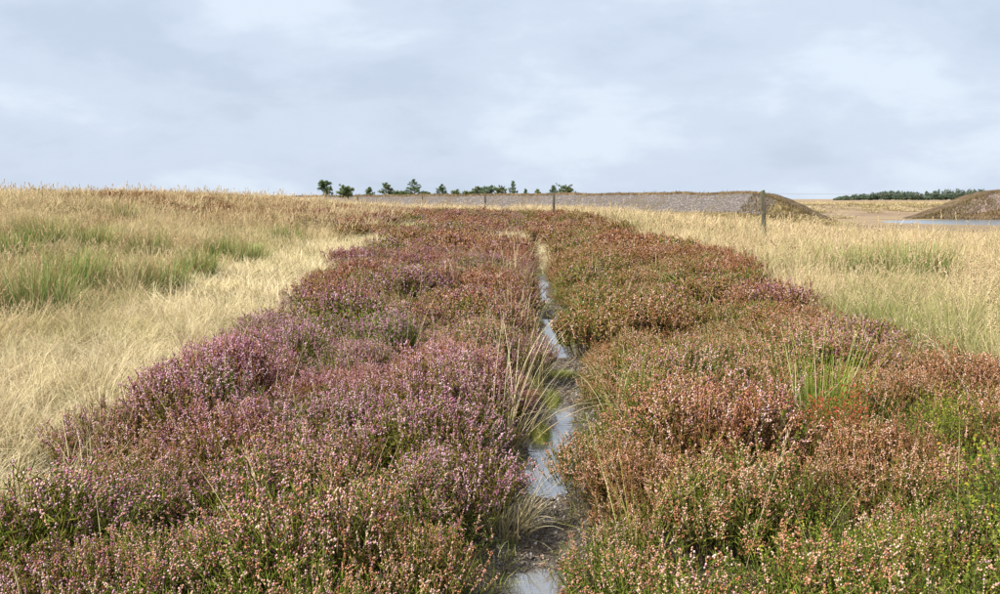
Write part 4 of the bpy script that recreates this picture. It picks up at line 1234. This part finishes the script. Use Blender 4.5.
# brown heath patches along the left skyline
X, Y = field(-45, -6, 40, 70, 3)
k = (fbm(X * .22, Y * .22, 200) > .53) & ((edge_dist(X, Y) < 0)); X, Y = X[k], Y[k]; n = len(X)
s_ = .9 + .5 * rng.random(n)
scatter('heath_patches', rich2, np.stack([X, Y, land(X, Y)], 1), np.stack([rng.normal(0, .1, n), rng.normal(0, .1, n), rng.random(n) * 6.28], 1), np.stack([s_ * 1.2, s_ * 1.2, s_], 1), rng.integers(0, len(rich2), n), {'bloom': np.full(n, .05), 'green': .35 * rng.random(n)}, 'brown heather patches along the left skyline', 'heather')
# pale grass filling the head of the path
X, Y = field(-2.5, 2.5, 21.5, 38, 40)
k = (path_mask(X, Y, .3) > .25 + .5 * vnoise(X * 2, Y * 1.2, 55)) & (rng.random(len(X)) < .8 * ss(20, 27, Y) + .1) & (Y < 30.5); X, Y = X[k], Y[k]; n = len(X)
scatter('path_grass', mat_far, np.stack([X, Y, land(X, Y)], 1), np.stack([rng.normal(0, .1, n), rng.normal(0, .1, n), rng.random(n) * 6.28], 1), np.stack([np.full(n, 1.), np.full(n, 1.), .35 + .5 * rng.random(n)], 1), rng.integers(0, len(mat_far), n), {'tint': np.full(n, .1)}, 'pale grass growing over the far end of the path', 'grass')
# loose straw stalks standing through the heather
stalk = [grass_tuft('straw_stalk', 2, .60, .0036, .30, .8, M['straw'], .05, 5) for k in range(6)]
X, Y = field(-3, 5, 2.2, 24, 10)
k = (edge_dist(X, Y) > .1) & (rng.random(len(X)) < np.where(X < mid_x(Y), .95, .45) * np.where(Y > 10, .6, 1)); X, Y = X[k], Y[k]; n = len(X)
s_ = .8 + .5 * rng.random(n)
scatter('straw_stalks', stalk, np.stack([X, Y, land(X, Y)], 1), np.stack([rng.normal(0, .12, n), rng.normal(0, .12, n), rng.random(n) * 6.28], 1), np.stack([s_, s_, s_], 1), rng.integers(0, 6, n), {'tint': .4 * rng.random(n)}, 'thin straw grass stalks standing through the heather', 'grass')


# pale grass scattered through the heather, thickest along the left bank of the path
X, Y = field(-4, 6, 3.5, 40, 9)
pr = .10 + .55 * np.exp(-((X - path_l(Y) + .45) / .35) ** 2) * ss(5, 7, Y) * ss(.35, .6, fbm(X * 1.2, Y * .7, 230)) + .35 * ss(.55, .7, fbm(X * .5, Y * .5, 231)) * ss(12, 20, Y)
k = (edge_dist(X, Y) > .05) & (rng.random(len(X)) < pr * ss(4, 7, Y)); X, Y = X[k], Y[k]; n = len(X)
s_ = .75 + .5 * rng.random(n)
thin = [grass_tuft('thin_grass_tuft', 9, .62, .0050, .34, .9, M['straw'], .08, 5) for k in range(4)]
scatter('scattered_grass', thin, np.stack([X, Y, land(X, Y)], 1), np.stack([rng.normal(0, .14, n), rng.normal(0, .14, n), rng.random(n) * 6.28], 1), np.stack([s_ * ss(-20, 25, Y) * 1.5, s_ * ss(-20, 25, Y) * 1.5, s_], 1), rng.integers(0, 4, n), {'tint': .3 * rng.random(n)}, 'sparse straw grass growing through the heather beside the path', 'grass')
# short green sprigs and moss on the path itself
sprig = [grass_tuft('path_sprig', 20, .075, .0042, .6, .9, M['moss'], .035, 2) for k in range(4)]
X, Y = field(-1, 2, 2.5, 24, 240)
z_ = land(X, Y)
pk = path_mask(X, Y, .25)
k = (pk > .08) & (rng.random(len(X)) < .9 * ss(.48, .68, fbm(X * 3, Y * 2, 240)) + .45 * (pk < .6)) & (z_ > -.08); X, Y, z_ = X[k], Y[k], z_[k]; n = len(X)
s_ = .5 + .9 * rng.random(n)
scatter('path_moss', sprig, np.stack([X, Y, z_], 1), np.stack([rng.normal(0, .2, n), rng.normal(0, .2, n), rng.random(n) * 6.28], 1), np.stack([s_, s_, s_], 1), rng.integers(0, 4, n), {'tint': .3 * rng.random(n)}, 'short green moss and sprigs dotted over the muddy path', 'moss')

X, Y = field(-6, 4, 20, 48, 20)
k = in_pale(X, Y); X, Y = X[k], Y[k]; n = len(X)
scatter('pale_grass_patches', mat_far, np.stack([X, Y, land(X, Y)], 1), np.stack([rng.normal(0, .15, n), rng.normal(0, .15, n), rng.random(n) * 6.28], 1), np.stack([np.full(n, 1.1), np.full(n, 1.1), .6 + .6 * rng.random(n)], 1), rng.integers(0, len(mat_far), n), {'tint': .3 * rng.random(n)}, 'pale grass gaps in the far heather where the track bends left', 'grass')
# russet grass among the golden
M['russet'] = blade_mat('russet_grass', (0.12, 0.07, 0.03), (0.46, 0.24, 0.11), (0.10, 0.08, 0.03), (0.30, 0.20, 0.09), 0.7)
rus = [grass_tuft('russet_tuft', 26, .55, .012, .28, .7, M['russet'], .17, 4) for k in range(3)]
X, Y = field(-40, -4, 11, 62, 9)
k = meadow_l(X, Y) & (rng.random(len(X)) < .75 * ss(.50, .62, fbm(X * .3, Y * .22, 260)) * (.6 + .4 * ss(30, 45, Y))); X, Y = X[k], Y[k]; n = len(X)
s_ = (.8 + .4 * rng.random(n))
scatter('russet_grass', rus, np.stack([X, Y, land(X, Y)], 1), np.stack([rng.normal(0, .14, n), rng.normal(0, .14, n), rng.random(n) * 6.28], 1), np.stack([s_ * 1.2, s_ * 1.2, s_ * (.75 + .25 * ss(20, 40, Y))], 1), rng.integers(0, 3, n), {'tint': rng.random(n)}, 'russet brown grass patches among the golden grass on the left', 'grass')

# rough grass on the far flats beyond the embankment end
X, Y = field(24, 190, 100, 300, .22)
k = (land(X, Y) > -1.5) & (np.hypot((X - 92) / 47, (Y - 118) / 23) > 1) & (rng.random(len(X)) < .25 + .75 * ss(.4, .6, fbm(X * .03, Y * .03, 270)))
k &= ~((X > 38) & (Y < 136)) & ~((Y > 132) & (X > 50) & (Y < 175)); X, Y = X[k], Y[k]; n = len(X)
s_ = 1.6 + 1.2 * rng.random(n)
scatter('far_flat_grass', moor_far, np.stack([X, Y, land(X, Y)], 1), np.stack([rng.normal(0, .1, n), rng.normal(0, .1, n), rng.random(n) * 6.28], 1), np.stack([s_ * 1.8, s_ * 1.8, s_ * .45], 1), rng.integers(0, len(moor_far), n), {'tint': .5 * rng.random(n)}, 'rough low grass on the distant flats before the far wood', 'grass')
